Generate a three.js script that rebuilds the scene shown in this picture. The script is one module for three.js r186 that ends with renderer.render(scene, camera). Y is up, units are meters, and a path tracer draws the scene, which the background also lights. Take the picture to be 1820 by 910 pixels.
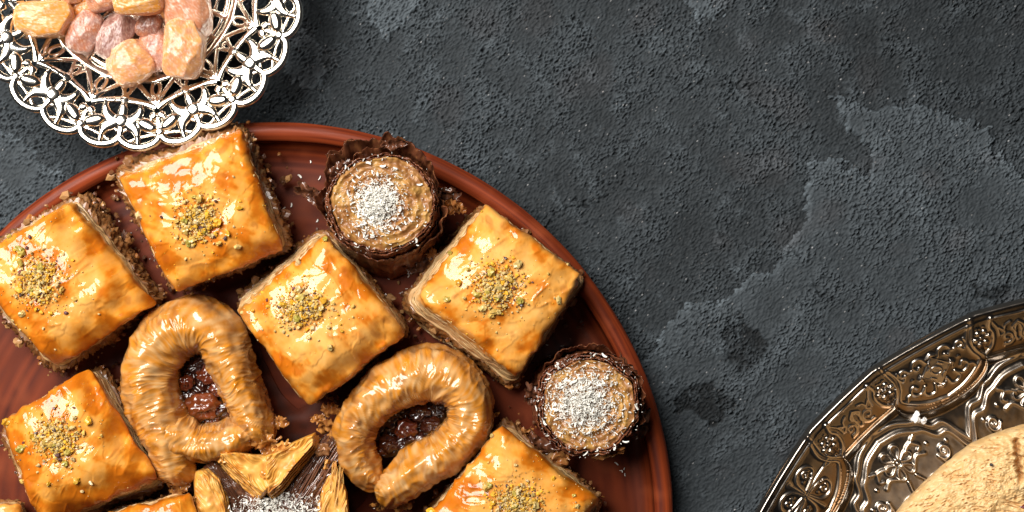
import * as THREE from 'three';
import { mergeGeometries } from 'three/addons/utils/BufferGeometryUtils.js';
import { createNoise3D } from 'simplex-noise';

// ---------------------------------------------------------------- units
// Lengths below are written in "px": one px is 0.18 mm of the table top. U turns them into metres.
const U = 0.00018, HC = 3333;                       // HC: height of the camera over the table
const V3 = THREE.Vector3;
const W = (px, py, h = 0) => new V3((px - 910) * (HC - h) / HC, h, (py - 455) * (HC - h) / HC);

// ---------------------------------------------------------------- camera, light, exposure
const scene = new THREE.Scene();
const camera = new THREE.PerspectiveCamera(2 * Math.atan(455 / HC) * 180 / Math.PI, 2, 0.02, 20);
camera.position.set(0, HC * U, 0);
camera.up.set(0, 0, -1);
camera.lookAt(0, 0, 0);

scene.background = new THREE.Color(0.024, 0.025, 0.027);   // dim studio around the table
const key = new THREE.RectAreaLight(new THREE.Color(1, 0.965, 0.92), 19.5, 0.62, 0.60);   // soft box at the upper left
key.position.set(-0.43, 0.82, -0.38);
key.lookAt(-0.02, 0, 0);
key.castShadow = true;
scene.add(key);

const renderer = new THREE.WebGLRenderer({ antialias: true });
renderer.toneMapping = THREE.LinearToneMapping;
renderer.toneMappingExposure = 1;
renderer.shadowMap.enabled = true;

// ---------------------------------------------------------------- helpers
function rngOf(seed) { let a = seed >>> 0; return () => { a = (a + 0x6D2B79F5) >>> 0; let t = Math.imul(a ^ (a >>> 15), 1 | a); t = (t + Math.imul(t ^ (t >>> 7), 61 | t)) ^ t; return ((t ^ (t >>> 14)) >>> 0) / 4294967296; }; }
const R = rngOf(20240);
const rr = (a, b) => a + (b - a) * R();
const gauss = () => Math.sqrt(-2 * Math.log(R() + 1e-9)) * Math.cos(6.2831853 * R());
const n3 = createNoise3D(rngOf(77));
const fbm = (x, y, z, o = 4, g = 0.5) => { let s = 0, a = 1, t = 0; for (let i = 0; i < o; i++) { s += a * n3(x, y, z + i * 7.3); t += a; a *= g; x *= 2.03; y *= 2.03; z *= 1.4; } return s / t; };
const clamp = (x, a = 0, b = 1) => Math.min(b, Math.max(a, x));
const sst = (a, b, x) => { const t = clamp((x - a) / (b - a)); return t * t * (3 - 2 * t); };
const lerp = (a, b, t) => a + (b - a) * t;
const mix3 = (a, b, t) => [lerp(a[0], b[0], t), lerp(a[1], b[1], t), lerp(a[2], b[2], t)];
const mul3 = (a, k) => [a[0] * k, a[1] * k, a[2] * k];

// grid of nu x nv vertices; f(u, v) -> [x, y, z, r, g, b] in px; wu / wv: closed in that direction
function grid(nu, nv, f, wu = false, wv = false, flip = false) {
  const pos = new Float32Array(nu * nv * 3), col = new Float32Array(nu * nv * 3), idx = [];
  for (let j = 0; j < nv; j++) for (let i = 0; i < nu; i++) {
    const a = f(wu ? i / nu : i / (nu - 1), wv ? j / nv : j / (nv - 1), i, j), k = (j * nu + i) * 3;
    pos[k] = a[0] * U; pos[k + 1] = a[1] * U; pos[k + 2] = a[2] * U;
    col[k] = a[3] ?? 1; col[k + 1] = a[4] ?? 1; col[k + 2] = a[5] ?? 1;
  }
  const ni = wu ? nu : nu - 1, nj = wv ? nv : nv - 1;
  for (let j = 0; j < nj; j++) for (let i = 0; i < ni; i++) {
    const a = j * nu + i, b = j * nu + (i + 1) % nu, c = ((j + 1) % nv) * nu + i, d = ((j + 1) % nv) * nu + (i + 1) % nu;
    if (flip) idx.push(a, b, c, b, d, c); else idx.push(a, c, b, b, c, d);
  }
  const g = new THREE.BufferGeometry();
  g.setAttribute('position', new THREE.BufferAttribute(pos, 3));
  g.setAttribute('color', new THREE.BufferAttribute(col, 3));
  g.setIndex(idx);
  g.computeVertexNormals();
  return g;
}
const used = {};
const numbered = (n) => { const k = used[n] = (used[n] ?? -1) + 1; return k ? n + '_' + String(k).padStart(3, '0') : n; };
function thing(name, label, category, at, group) {          // a Group at the thing's base; at: world place in px
  const o = new THREE.Group();
  o.name = numbered(name);
  o.position.copy(at).multiplyScalar(U);
  o.userData = { label, category };
  if (group) o.userData.group = group;
  scene.add(o);
  return o;
}
function part(name, g, m, parent, stuff) {                  // g is in the thing's own axes
  const o = new THREE.Mesh(g, m);
  o.name = name; o.castShadow = o.receiveShadow = true;
  if (stuff) o.userData.kind = 'stuff';
  parent.add(o);
  return o;
}
// g is in world axes; t the thing that it belongs to
const wpart = (name, g, m, t, stuff) => part(name, g.translate(-t.position.x, -t.position.y, -t.position.z), m, t, stuff);
function paint(g, c) { const n = g.attributes.position.count, a = new Float32Array(n * 3); for (let i = 0; i < n; i++) a.set(c, i * 3); g.setAttribute('color', new THREE.BufferAttribute(a, 3)); return g; }

const M = {};
const phys = (name, o) => { const m = new THREE.MeshPhysicalMaterial({ vertexColors: true, ...o }); m.name = name; return M[name] = m; };
phys('stone', { roughness: 0.7, specularIntensity: 0.3 });
phys('terracotta', { roughness: 0.45, clearcoat: 0.03, clearcoatRoughness: 0.2, specularIntensity: 0.25 });
phys('glaze', { roughness: 0.5, specularIntensity: 0.25, clearcoat: 0.7, clearcoatRoughness: 0.09 });
phys('skin', { roughness: 0.5, specularIntensity: 0.25, clearcoat: 1, clearcoatRoughness: 0.05 });
phys('pastry', { roughness: 0.6, clearcoat: 0.35, clearcoatRoughness: 0.25 });
phys('nut', { roughness: 0.55, clearcoat: 0.6, clearcoatRoughness: 0.2 });
phys('wet', { roughness: 0.25, clearcoat: 1, clearcoatRoughness: 0.04 });
phys('crumb', { roughness: 0.7 });
phys('coconut', { roughness: 0.85 });
phys('halva', { roughness: 0.55, clearcoat: 0.2, clearcoatRoughness: 0.35 });
phys('silver', { color: new THREE.Color(0.9, 0.84, 0.74), metalness: 1, roughness: 0.17, vertexColors: false });
phys('bronze', { metalness: 1, roughness: 0.28 });
const CRYSTAL = [[0.88, 0.42, 0.10], [0.82, 0.42, 0.24], [0.62, 0.40, 0.33]].map((c, i) => phys(['amber', 'pink', 'mauve'][i] + ' sugar', { transmission: 0.26, thickness: 0.01, ior: 1.45, roughness: 0.38, specularIntensity: 0.4, clearcoat: 0.35, clearcoatRoughness: 0.16, attenuationColor: new THREE.Color(...c), attenuationDistance: 0.0055 }));

// small lumps: a few variants of distorted solids, shared
const lumps = [];
for (let k = 0; k < 6; k++) {
  const g = new THREE.IcosahedronGeometry(1, k < 4 ? 0 : 1), p = g.attributes.position;
  for (let i = 0; i < p.count; i++) {
    const x = p.getX(i), y = p.getY(i), z = p.getZ(i), s = 1 + 0.38 * n3(x * 0.9 + k * 9, y * 0.9, z * 0.9);
    p.setXYZ(i, x * s, y * s * 0.8, z * s);
  }
  g.deleteAttribute('uv');
  g.computeVertexNormals();
  lumps.push(g);
}
const tmpM = new THREE.Matrix4(), tmpQ = new THREE.Quaternion(), tmpE = new THREE.Euler();
function lumpAt(p, s, c, k = Math.floor(R() * 6), flat = 1) {  // one lump as geometry, world px
  const g = lumps[k].clone();
  tmpQ.setFromEuler(tmpE.set(rr(0, 6), rr(0, 6), rr(0, 6)));
  g.applyMatrix4(tmpM.compose(new V3(0, 0, 0), tmpQ, new V3(s * rr(0.75, 1.3), s * rr(0.75, 1.2), s * rr(0.75, 1.3))));
  g.scale(1, flat, 1);
  g.translate(p.x, p.y, p.z);
  g.scale(U, U, U);
  return paint(g, c);
}
const merge = (list) => mergeGeometries(list, false);

// closed outline through points (px, py) -> n points
function outlineOf(pts, n, tension = 0.5) {
  const c = new THREE.CatmullRomCurve3(pts.map((p) => new V3(p[0], 0, p[1])), true, 'catmullrom', tension);
  return c.getSpacedPoints(n).slice(0, n).map((p) => [p.x, p.z]);
}
// a mound over an outline seen at pixels: hTop at the middle, hEdge where it turns over, hBase at the foot
function mound(pts, o) {
  const { hTop, hEdge, hBase, n = 160, rings = 40, tension = 0.5, round = 0.18, foot = 1, disp = () => 0, color, wob = 0 } = o;
  const out = outlineOf(pts, n, tension);
  const cx = pts.reduce((s, p) => s + p[0], 0) / pts.length, cy = pts.reduce((s, p) => s + p[1], 0) / pts.length;
  const side = 10;
  return grid(n, rings + side, (u, v, i, j) => {
    const [ox, oy] = out[i];
    let s, h, e = 0;
    if (j < rings) {
      s = Math.pow(j / (rings - 1), 0.85); const k = clamp((s - (1 - round)) / round);
      h = lerp(hTop, hEdge, s * s) - (hEdge - hBase) * 0.22 * (1 - Math.sqrt(1 - k * k));
    } else { e = (j - rings + 1) / side; s = 1 + (foot - 1) * e; h = lerp(hEdge - (hEdge - hBase) * 0.22, hBase, e); }
    const w = wob ? 1 + wob * n3(ox / 30, oy / 30, h / 25) : 1;
    const px = cx + (ox - cx) * s * (s > 0.7 ? w : 1), py = cy + (oy - cy) * s * (s > 0.7 ? w : 1);
    h += disp(px, py, s, e, h) * (1 - e);
    const p = W(px, py, h), c = color(px, py, s, e, h);
    return [p.x, p.y, p.z, ...c];
  }, true, false);
}

// ---------------------------------------------------------------- the slate surface
function inside(poly, x, y) { let c = false; for (let i = 0, j = poly.length - 1; i < poly.length; j = i++) { const [a, b] = poly[i], [d, e] = poly[j]; if ((b > y) !== (e > y) && x < (d - a) * (y - b) / (e - b) + a) c = !c; } return c; }
function edgeDist(poly, x, y) { let m = 1e9; for (let i = 0, j = poly.length - 1; i < poly.length; j = i++) { const [a, b] = poly[j], [d, e] = poly[i], dx = d - a, dy = e - b, t = clamp(((x - a) * dx + (y - b) * dy) / (dx * dx + dy * dy)), q = Math.hypot(x - a - dx * t, y - b - dy * t); if (q < m) m = q; } return m; }
const LAMINAE = [   // outlines of thin raised sheets in the stone, [step height, lightness, outline]
  [3.4, 0.10, [[1482, 168], [1520, 178], [1560, 205], [1640, 190], [1735, 225], [1790, 285], [1830, 335], [2200, 420], [2200, 1200], [1180, 1200], [1140, 640], [1190, 560], [1260, 535], [1370, 475], [1425, 400], [1436, 300], [1470, 268], [1500, 300], [1560, 320], [1550, 262], [1500, 235]]],
  [2.2, 0.16, [[640, -40], [760, -40], [735, 30], [700, 62], [660, 30]]],
  [2.0, 0.14, [[1215, -30], [1285, -30], [1270, 20], [1245, 45], [1222, 20]]],
  [2.6, 0.09, [[-60, 225], [40, 250], [70, 290], [120, 320], [90, 400], [-60, 420]]],
  [2.2, 0.10, [[520, 60], [560, 80], [575, 130], [545, 165], [520, 150], [500, 110]]],
];
const PITS = [[3, [[1285, 560], [1340, 575], [1365, 620], [1340, 665], [1300, 650], [1275, 605]]], [2.5, [[1225, 670], [1290, 690], [1310, 730], [1250, 750], [1200, 720]]], [2, [[1720, 505], [1790, 500], [1800, 530], [1730, 545]]]];
const bboxOf = (p) => [Math.min(...p.map((q) => q[0])) - 30, Math.min(...p.map((q) => q[1])) - 30, Math.max(...p.map((q) => q[0])) + 30, Math.max(...p.map((q) => q[1])) + 30];
const laminaBoxes = LAMINAE.map((l) => bboxOf(l[2])), pitBoxes = PITS.map((l) => bboxOf(l[1]));
function stone(x, y) {                                        // -> [height px, r, g, b]
  const wx = x + 15 * n3(x / 90, y / 90, 3) + 8 * n3(x / 28, y / 28, 5) + 5 * n3(x / 11, y / 11, 6), wy = y + 15 * n3(x / 90, y / 90, 13) + 8 * n3(x / 28, y / 28, 15) + 5 * n3(x / 11, y / 11, 16);
  let h = 0, light = 0;
  LAMINAE.forEach(([st, li, poly], k) => {
    const b = laminaBoxes[k];
    if (wx < b[0] || wy < b[1] || wx > b[2] || wy > b[3]) return;
    const inn = inside(poly, wx, wy), d = edgeDist(poly, wx, wy);
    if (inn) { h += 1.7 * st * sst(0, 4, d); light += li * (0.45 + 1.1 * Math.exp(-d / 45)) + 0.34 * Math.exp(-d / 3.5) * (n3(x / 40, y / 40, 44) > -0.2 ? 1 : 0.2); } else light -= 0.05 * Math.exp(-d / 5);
  });
  PITS.forEach(([st, poly], k) => {
    const b = pitBoxes[k];
    if (wx < b[0] || wy < b[1] || wx > b[2] || wy > b[3]) return;
    if (inside(poly, wx, wy)) { const d = edgeDist(poly, wx, wy); h -= st * sst(0, 6, d); light -= 0.16 * sst(0, 8, d); }
  });
  const broad = fbm(x / 420, y / 420, 1.5, 3), mid = fbm(x / 120, y / 120, 8.5, 3);
  // grain: pebbly, drawn out here and there along a slowly turning direction
  const turn = 0.9 + 0.9 * n3(x / 700, y / 700, 30), ct = Math.cos(turn), si = Math.sin(turn), gx = (x * ct + y * si), gy = (-x * si + y * ct);
  const drawn = sst(-0.1, 0.5, n3(x / 330, y / 330, 33)), wv = 5 * n3(x / 19, y / 19, 34);
  const g1 = n3((gx + wv) / lerp(8, 15, drawn), (gy + wv) / 7.2, 20), g2 = n3(x / 6.2, y / 6.2, 21), g3 = n3(x / 26, y / 26, 22), g4 = n3(x / 3.4, y / 3.4, 23), g5 = n3(x / 10, y / 10, 24);
  const g6 = Math.max(n3(x / 5.4 + 0.3 * g1, y / 5.4, 26), n3(x / 5.9, y / 5.9 + 0.3 * g1, 27)); const rough = 0.36 + 0.72 * sst(-0.45, 0.45, mid + 0.6 * broad + 0.3 * g3 + 0.25 * n3(x / 55, y / 55, 40));
  const grain = lerp(Math.max(g5, g2 * 0.9), 1 - 1.6 * Math.abs(g1), 0.25 + 0.5 * drawn) * 0.55 + g6 * 0.95 + g2 * 0.3 + g4 * 0.4;
  h += grain * rough * 4.4 + 0.4 * g3 + mid * 1.6 + broad * 3;
  const chalk = sst(0.18, 0.6, fbm(x / 70, y / 70, 60, 4) + 0.3 * mid) * sst(-0.2, 0.6, g2 + 0.5 * g4 + 0.3);
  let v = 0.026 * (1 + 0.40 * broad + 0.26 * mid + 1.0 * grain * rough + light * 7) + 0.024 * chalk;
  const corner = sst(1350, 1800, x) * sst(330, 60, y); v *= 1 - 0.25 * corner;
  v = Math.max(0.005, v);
  const cr = sst(0.972, 0.995, 1 - Math.abs(n3(x / 210 + 0.12 * n3(x / 25, y / 25, 46), y / 150 + 0.10 * n3(x / 18, y / 18, 47), 48))) * sst(0.15, 0.5, n3(x / 260, y / 260, 49)); h -= 4 * cr; v *= 1 - 0.6 * cr;
  let c = [v * 0.84, v * 1.0, v * 1.12];
  const hash = Math.abs(Math.sin(Math.floor(x / 2) * 12.9898 + Math.floor(y / 2) * 78.233) * 43758.5453) % 1;
  if (hash > 0.9965) c = mul3([1, 1, 1], lerp(0.07, 0.36, ((hash - 0.9965) / 0.0035) ** 3));
  const tint = 0.6 * sst(0.45, 0.8, n3(x / 160, y / 160, 71)); c = mix3(c, [c[0] * 1.10, c[1] * 0.98, c[2] * 0.95], tint);
  return [h, ...c];
}
{
  const xs = [], ys = [];
  for (let x = -2600; x < -600; x += 40) xs.push(x); for (let x = -600; x < -40; x += 7) xs.push(x); for (let x = -40; x <= 1860; x += 2) xs.push(x); for (let x = 1867; x <= 2500; x += 7) xs.push(x); for (let x = 2540; x <= 4400; x += 40) xs.push(x);
  for (let y = -1800; y < -480; y += 40) ys.push(y); for (let y = -480; y < -40; y += 7) ys.push(y); for (let y = -40; y <= 950; y += 2) ys.push(y); for (let y = 957; y <= 1400; y += 7) ys.push(y); for (let y = 1440; y <= 3000; y += 40) ys.push(y);
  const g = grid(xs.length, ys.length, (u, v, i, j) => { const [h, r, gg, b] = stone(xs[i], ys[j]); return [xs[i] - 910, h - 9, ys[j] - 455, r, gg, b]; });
  const o = new THREE.Mesh(g, M.stone);
  o.name = 'slate_tabletop'; o.userData = { kind: 'structure', label: 'dark grey rough slate tabletop under the dishes' }; o.receiveShadow = true;
  scene.add(o);
}

// ---------------------------------------------------------------- the terracotta plate
const FLOOR = 26;
{
  const c = W(486, 928, 72), Rp = 712 * (HC - 72) / HC;
  const t = thing('terracotta_plate', 'round glazed terracotta plate with a rolled rim, holding the baklava and other pastries', 'plate', new V3(c.x, 0, c.z));
  const rimProf = [], dishProf = [];
  for (let k = 0; k <= 30; k++) { const a = -0.62 * Math.PI + 1.5 * Math.PI * k / 30; rimProf.push([Rp - 17 + 17 * Math.cos(a - 0.0), 58 + 15 * Math.sin(a)]); }   // rolled rim
  for (let k = 0; k <= 20; k++) { const e = k / 20, s = Math.sin(e * Math.PI / 2); dishProf.push([Rp - 33 - 46 * e * e, 60 - (60 - FLOOR) * Math.pow(s, 0.75)]); }
  for (let k = 1; k <= 70; k++) dishProf.push([(Rp - 79) * (1 - k / 70), FLOOR]);
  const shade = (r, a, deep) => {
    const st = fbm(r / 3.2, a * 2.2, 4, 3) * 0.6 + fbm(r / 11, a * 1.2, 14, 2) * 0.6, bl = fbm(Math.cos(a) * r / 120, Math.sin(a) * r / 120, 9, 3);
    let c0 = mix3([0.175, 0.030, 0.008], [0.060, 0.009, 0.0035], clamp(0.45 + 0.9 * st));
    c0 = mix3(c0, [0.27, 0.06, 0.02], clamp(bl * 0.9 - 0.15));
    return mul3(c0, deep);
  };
  const ring = (prof, na, deep, bump) => grid(na, prof.length, (u, v, i, j) => {
    const a = u * 2 * Math.PI, [r, h] = prof[j], w = bump * fbm(r / 6, a * 5, 2, 2);
    return [Math.cos(a) * (r + w), h + w * 0.7, Math.sin(a) * (r + w), ...shade(r, a, deep)];
  }, true, false);
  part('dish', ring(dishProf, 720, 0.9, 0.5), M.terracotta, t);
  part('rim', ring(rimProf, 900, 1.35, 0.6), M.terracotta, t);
  const under = [[Rp - 24, 42], [Rp - 40, 26], [Rp - 120, 2], [Rp - 200, 0], [0, 0]];
  part('underside', ring(under, 180, 0.8, 0), M.terracotta, t);
}

// ---------------------------------------------------------------- baklava squares
const PALE = [0.76, 0.395, 0.105], GOLD = [0.67, 0.24, 0.016], DEEP = [0.50, 0.118, 0.003], BURNT = [0.26, 0.05, 0.003];
const CREAM = [0.60, 0.42, 0.20], TAN = [0.47, 0.27, 0.10];
const NUTC = [[0.19, 0.078, 0.022], [0.29, 0.145, 0.050], [0.13, 0.045, 0.013], [0.07, 0.022, 0.008], [0.27, 0.095, 0.018]];
const PISTC = [[0.58, 0.37, 0.08], [0.54, 0.39, 0.13], [0.62, 0.34, 0.02], [0.46, 0.34, 0.06], [0.36, 0.29, 0.04], [0.60, 0.44, 0.20], [0.68, 0.34, 0.015], [0.10, 0.045, 0.04], [0.16, 0.05, 0.05], [0.55, 0.40, 0.16]];
const pick = (a) => a[Math.floor(R() * a.length)];
function sq(s) { const k = (s * 4) % 4, i = Math.floor(k), f = (k - i) * 2 - 1; return i === 0 ? [f, -1] : i === 1 ? [1, f] : i === 2 ? [-f, 1] : [-1, -f]; }
function soft(x, y, p) { const m = Math.max(Math.abs(x), Math.abs(y)); if (m === 0) return [0, 0]; const q = Math.pow(Math.pow(Math.abs(x), p) + Math.pow(Math.abs(y), p), 1 / p); return [x * m / q, y * m / q]; }
function baklava(label, o) {
  const { T, B, ht, hb = FLOOR, seed, crumbs, pale = 0.3, dark = 0.3, nuts = 1, turn = 0.5, droop = [6, 10, 14, 4] } = o;
  const cT = T.map((p, k) => W(p[0], p[1], ht[k])), cB = B.map((p) => W(p[0], p[1], hb));
  const bil = (c, x, y) => { const a = (1 - x) * (1 - y) / 4, b = (1 + x) * (1 - y) / 4, d = (1 + x) * (1 + y) / 4, e = (1 - x) * (1 + y) / 4; return new V3(a * c[0].x + b * c[1].x + d * c[2].x + e * c[3].x, a * c[0].y + b * c[1].y + d * c[2].y + e * c[3].y, a * c[0].z + b * c[1].z + d * c[2].z + e * c[3].z); };
  const mid = bil(cB, 0, 0);
  const t = thing('baklava_square', label, 'baklava', new V3(mid.x, hb, mid.z), 'baklava squares on the terracotta plate');
  const ct = Math.cos(turn), st = Math.sin(turn);
  const at = (x, y, d) => { const k = 0.035 * n3(x * 1.3 + seed, y * 1.3, d * 2) + 0.014 * n3(x * 4, y * 4 + seed, d * 3); x *= 1 + k; y *= 1 + k; const p = bil(cT, x, y), dr = (i, q) => -droop[i] * Math.pow(sst(0.25, 1.05, q), 2) * (1 + 0.5 * n3(p.x / 60, p.z / 60, seed + 85)), sag = dr(0, -y) + dr(1, x) + dr(2, y) + dr(3, -x); p.lerp(bil(cB, x, y), d); p.y += sag * (1 - d); return p; };
  const crust = (u, v) => {                                  // u, v in -1..1 over the top sheet and its turned-down edge
    const m = Math.max(Math.abs(u), Math.abs(v)), m0 = 0.84;
    let [x, y] = soft(u, v, 22), d = 0, k = 1;
    const rag = 0.05 * n3(u * 4 + seed, v * 4, 3) + 0.03 * n3(u * 11, v * 11, seed);
    if (m <= m0) k = 0.90 / m0;
    else { const e = (m - m0) / (1 - m0); if (e < 0.55) { const a = e / 0.55 * Math.PI / 2; k = (0.90 + 0.095 * Math.sin(a)) / m; d = 0.085 * (1 - Math.cos(a)); } else { k = (0.995 + 0.012 * (e - 0.55)) / m; d = 0.085 + (e - 0.55) / 0.45 * (0.12 + rag); } }
    x *= k; y *= k;
    const p = at(x, y, d), X = p.x, Z = p.z, xx = X * ct + Z * st, zz = -X * st + Z * ct;
    const topness = 1 - sst(m0, 1, m);
    const low = fbm(X / 120, Z / 120, seed, 2), gate = sst(0.1, 0.6, n3(X / 75, Z / 75, seed + 70)), fold = 1 - Math.abs(n3(xx / 170 + 0.6 * low, zz / 46, seed + 5)), fold2 = 1 - Math.abs(n3(xx / 70 + 0.4 * low, zz / 20, seed + 9)), fine = fbm(X / 13, Z / 13, seed + 2, 3), blis = sst(0.6, 0.95, n3(X / 15, Z / 15, seed + 20));
    const bulge = 10 * (1 - Math.pow(Math.abs(x), 2.4)) * (1 - Math.pow(Math.abs(y), 2.4)) - 4;
    const lift = bulge + 5.2 * low + 2.3 * gate * Math.pow(fold, 6) + 1.3 * (1 - gate) * sst(0.2, 0.6, n3(X / 60, Z / 60, seed + 75)) * Math.pow(fold2, 5) + 1.1 * n3(X / 34, Z / 34, seed + 77) + 0.28 * fine + 0.9 * blis * gate;
    const torn = sst(-0.05, 0.05, n3(xx / 110, zz / 60, seed + 90) + 0.10 * n3(X / 16, Z / 16, seed + 91)), torn2 = sst(-0.05, 0.05, n3(xx / 60, zz / 95, seed + 95) - 0.25 + 0.12 * n3(X / 11, Z / 11, seed + 96));
    p.y += 1.0 * torn + 0.8 * torn2;
    p.y += lift * (0.35 + 0.65 * topness);
    if (m > m0) { const w = 2.2 * n3(X / 18, Z / 18, seed + 6) * (1 - topness); p.x += w; p.z += w; }
    // colour
    const tone = fbm(X / 62, Z / 62, seed + 31, 4) + 0.25 * fbm(xx / 60, zz / 12, seed + 41, 3), edge = sst(0.55, 0.86, m);
    let c = mix3(GOLD, PALE, clamp(0.14 + pale + 0.75 * tone - 0.4 * edge));
    c = mix3(c, DEEP, clamp(sst(0.0, 0.55, -tone + 0.25 * edge + dark - 0.22) * 0.85 + 0.5 * gate * Math.pow(fold, 10)));
    c = mix3(c, BURNT, 0.4 * sst(0.35, 0.8, n3(X / 34, Z / 34, seed + 50) - 0.25 + 0.3 * edge));
    c = mix3(c, mix3(TAN, CREAM, clamp(0.5 + fine)), sst(0.95, 1, m) * 0.8);
    c = mul3(c, (1 + 0.07 * fine) * (0.94 + 0.06 * torn + 0.05 * torn2));
    return [p, c, m];
  };
  const N = 150;
  wpart('glazed_crust', grid(N, N, (u, v) => { const [p, c] = crust(u * 2 - 1, v * 2 - 1); return [p.x, p.y, p.z, ...c]; }), M.glaze, t);
  // sheets of phyllo, one over the other, with the nut layer between
  const sheet = (name, d0, d1, grow, wob, pal, mat, lump) => {
    const rows = lump ? 18 : 5, n = lump ? 380 : 160, ph = rr(0, 50), yo = d0;
    const g = grid(n, rows + 2, (u, v, i, j) => {
      let [x, y] = sq(u), s, d;
      if (j === 0) { s = 0.6; d = d0 + 0.03; } else if (j === rows + 1) { s = 0.6; d = d1; } else { const e = (j - 1) / (rows - 1); s = 1 + grow + (lump ? 0.02 : 0.008) * Math.sin(e * Math.PI); d = lerp(d0, d1, e); }
      [x, y] = soft(x, y, 10);
      let p = at(x, y, d);
      const w = fbm(p.x / 26 + ph, p.z / 26, d * 20, 3) * wob + (lump ? lump * (0.5 * n3(p.x / 16, p.y / 12, p.z / 16 + seed) + 0.45 * n3(p.x / 7, p.y / 7, p.z / 7 + seed) + 0.2 * n3(p.x / 3.5, p.y / 3.5, p.z / 3.5)) : 0.006 * n3(p.x / 5, p.z / 5, d * 90));
      p = at(x * (s + w), y * (s + w), d + 0.012 * n3(p.x / 40, p.z / 40, ph) * (j ? 1 : 0));
      const tone = fbm(p.x / 20, p.y / 3, p.z / 20 + ph, 3);
      return [p.x, p.y, p.z, ...pal(tone, p)];
    }, true, false);
    return wpart(name, g, mat, t);
  };
  const lay = (k) => (tone, p) => mix3(mix3(CREAM, TAN, clamp(0.40 + 0.15 * k + 0.9 * tone)), DEEP, clamp(0.22 + 0.9 * fbm(p.x / 30, p.y / 8, p.z / 30, 2) - 0.1) * 0.5);
  const topd = nuts >= 1 ? 0.42 : 0.62, nLay = nuts >= 1 ? 6 : 9, top0 = 0.11;
  for (let k = 0; k < nLay; k++) { const a = top0 + (topd - top0) * k / nLay; sheet('phyllo_layer', a, a + (topd - top0) / nLay * 0.86, -0.02 + rr(-0.010, 0.012), 0.018, lay(R()), M.pastry); }
  sheet('nut_filling', topd, 0.84, -0.02 + 0.035 * nuts, 0.03, (tone, p) => { const q = n3(p.x / 9, p.y / 9, p.z / 9 + seed); return mix3(mix3(NUTC[0], NUTC[1], clamp(0.5 + tone)), mix3(NUTC[2], NUTC[4], clamp(0.5 + q)), sst(-0.2, 0.3, q)); }, M.nut, 0.05 * nuts + 0.02);
  for (let k = 0; k < 3; k++) { const a = 0.84 + 0.16 * k / 3; sheet('phyllo_layer', a, a + 0.046, -0.03 + rr(-0.01, 0.015), 0.02, lay(1 + R()), M.pastry); }
  // nut crumbs that stick out of the filling
  const bits = [];
  for (let k = 0; k < 30 + 60 * nuts; k++) { let [x, y] = soft(...sq(R()), 10); const s = 1.0 + 0.06 * nuts + rr(-0.03, 0.07) * nuts, p = at(x * s, y * s, rr(topd, 0.95)); bits.push(lumpAt(p, R() < 0.12 ? rr(6, 10) : rr(1.6, 5), mul3(pick(NUTC), rr(0.9, 1.6)))); }
  wpart('nut_crumbs', merge(bits), M.nut, t, true);
  // ground pistachio: find u, v of a pixel on the crust
  const toPx = (p) => [910 + p.x * HC / (HC - p.y), 455 + p.z * HC / (HC - p.y)];
  const find = (px, py) => { let u = 0, v = 0; for (let k = 0; k < 9; k++) { const a = toPx(crust(u, v)[0]), b = toPx(crust(u + 0.05, v)[0]), c = toPx(crust(u, v + 0.05)[0]); const ax = (b[0] - a[0]) / 0.05, ay = (b[1] - a[1]) / 0.05, bx = (c[0] - a[0]) / 0.05, by = (c[1] - a[1]) / 0.05, D = ax * by - ay * bx, ex = px - a[0], ey = py - a[1]; u = clamp(u + 0.8 * (ex * by - ey * bx) / D, -0.9, 0.9); v = clamp(v + 0.8 * (ax * ey - ay * ex) / D, -0.9, 0.9); } return [u, v]; };
  if (crumbs) {
    const [cx, cy, sx, sy] = crumbs, heap = [];
    const [u0, v0] = find(cx, cy);
    const near = (k) => { const px = cx + gauss() * sx * k, py = cy + gauss() * sy * k, [u, v] = find(px, py); const p = crust(u, v)[0]; const q = Math.exp(-((px - cx) ** 2 / (sx * sx) + (py - cy) ** 2 / (sy * sy)) / 1.2); return [p, q]; };
    for (let k = 0; k < 1000; k++) { const far = R() < 0.14, [p, q] = near(far ? 1.3 : 0.5), s = (R() < 0.8 ? rr(0.8, 1.8) : rr(1.8, 3.8)) * (far ? 0.75 : 1); p.y += s * 0.4 + q * rr(0, 10); heap.push(lumpAt(p, s, mul3(R() < 0.97 ? pick(PISTC.filter((c) => c[0] > 0.5)) : PISTC[7], rr(0.8, 1.15)))); }
    wpart('ground_pistachio', merge(heap), M.crumb, t, true);
    for (let k = 0; k < 18; k++) { const [p, q] = near(k < 10 ? 0.6 : 1.5), s = rr(3.6, 7.2); p.y += s * 0.35 + q * 6; wpart('pistachio_piece', lumpAt(p, s, mul3(pick(PISTC.slice(0, 7)), rr(0.8, 1.1)), 4 + (k % 2)), M.nut, t); }
    for (let k = 0; k < 6; k++) { const [p, q] = near(0.9), s = rr(2.4, 4.2); p.y += s * 0.3 + q * 6; wpart('pistachio_skin', lumpAt(p, s, pick([[0.10, 0.035, 0.04], [0.07, 0.04, 0.035], [0.16, 0.04, 0.035]]), k % 4), M.nut, t); }
  }
  return t;
}
baklava('topmost baklava square, hanging over the plate rim next to the silver dish', { T: [[214, 319], [424, 231], [500, 443], [305, 524]], B: [[196, 296], [432, 214], [528, 432], [322, 512]], ht: [206, 212, 214, 206], hb: 40, seed: 11, crumbs: [352, 392, 34, 38], pale: 0.12, dark: 0.34, turn: 0.35, droop: [8, 12, 26, 6] });
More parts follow.
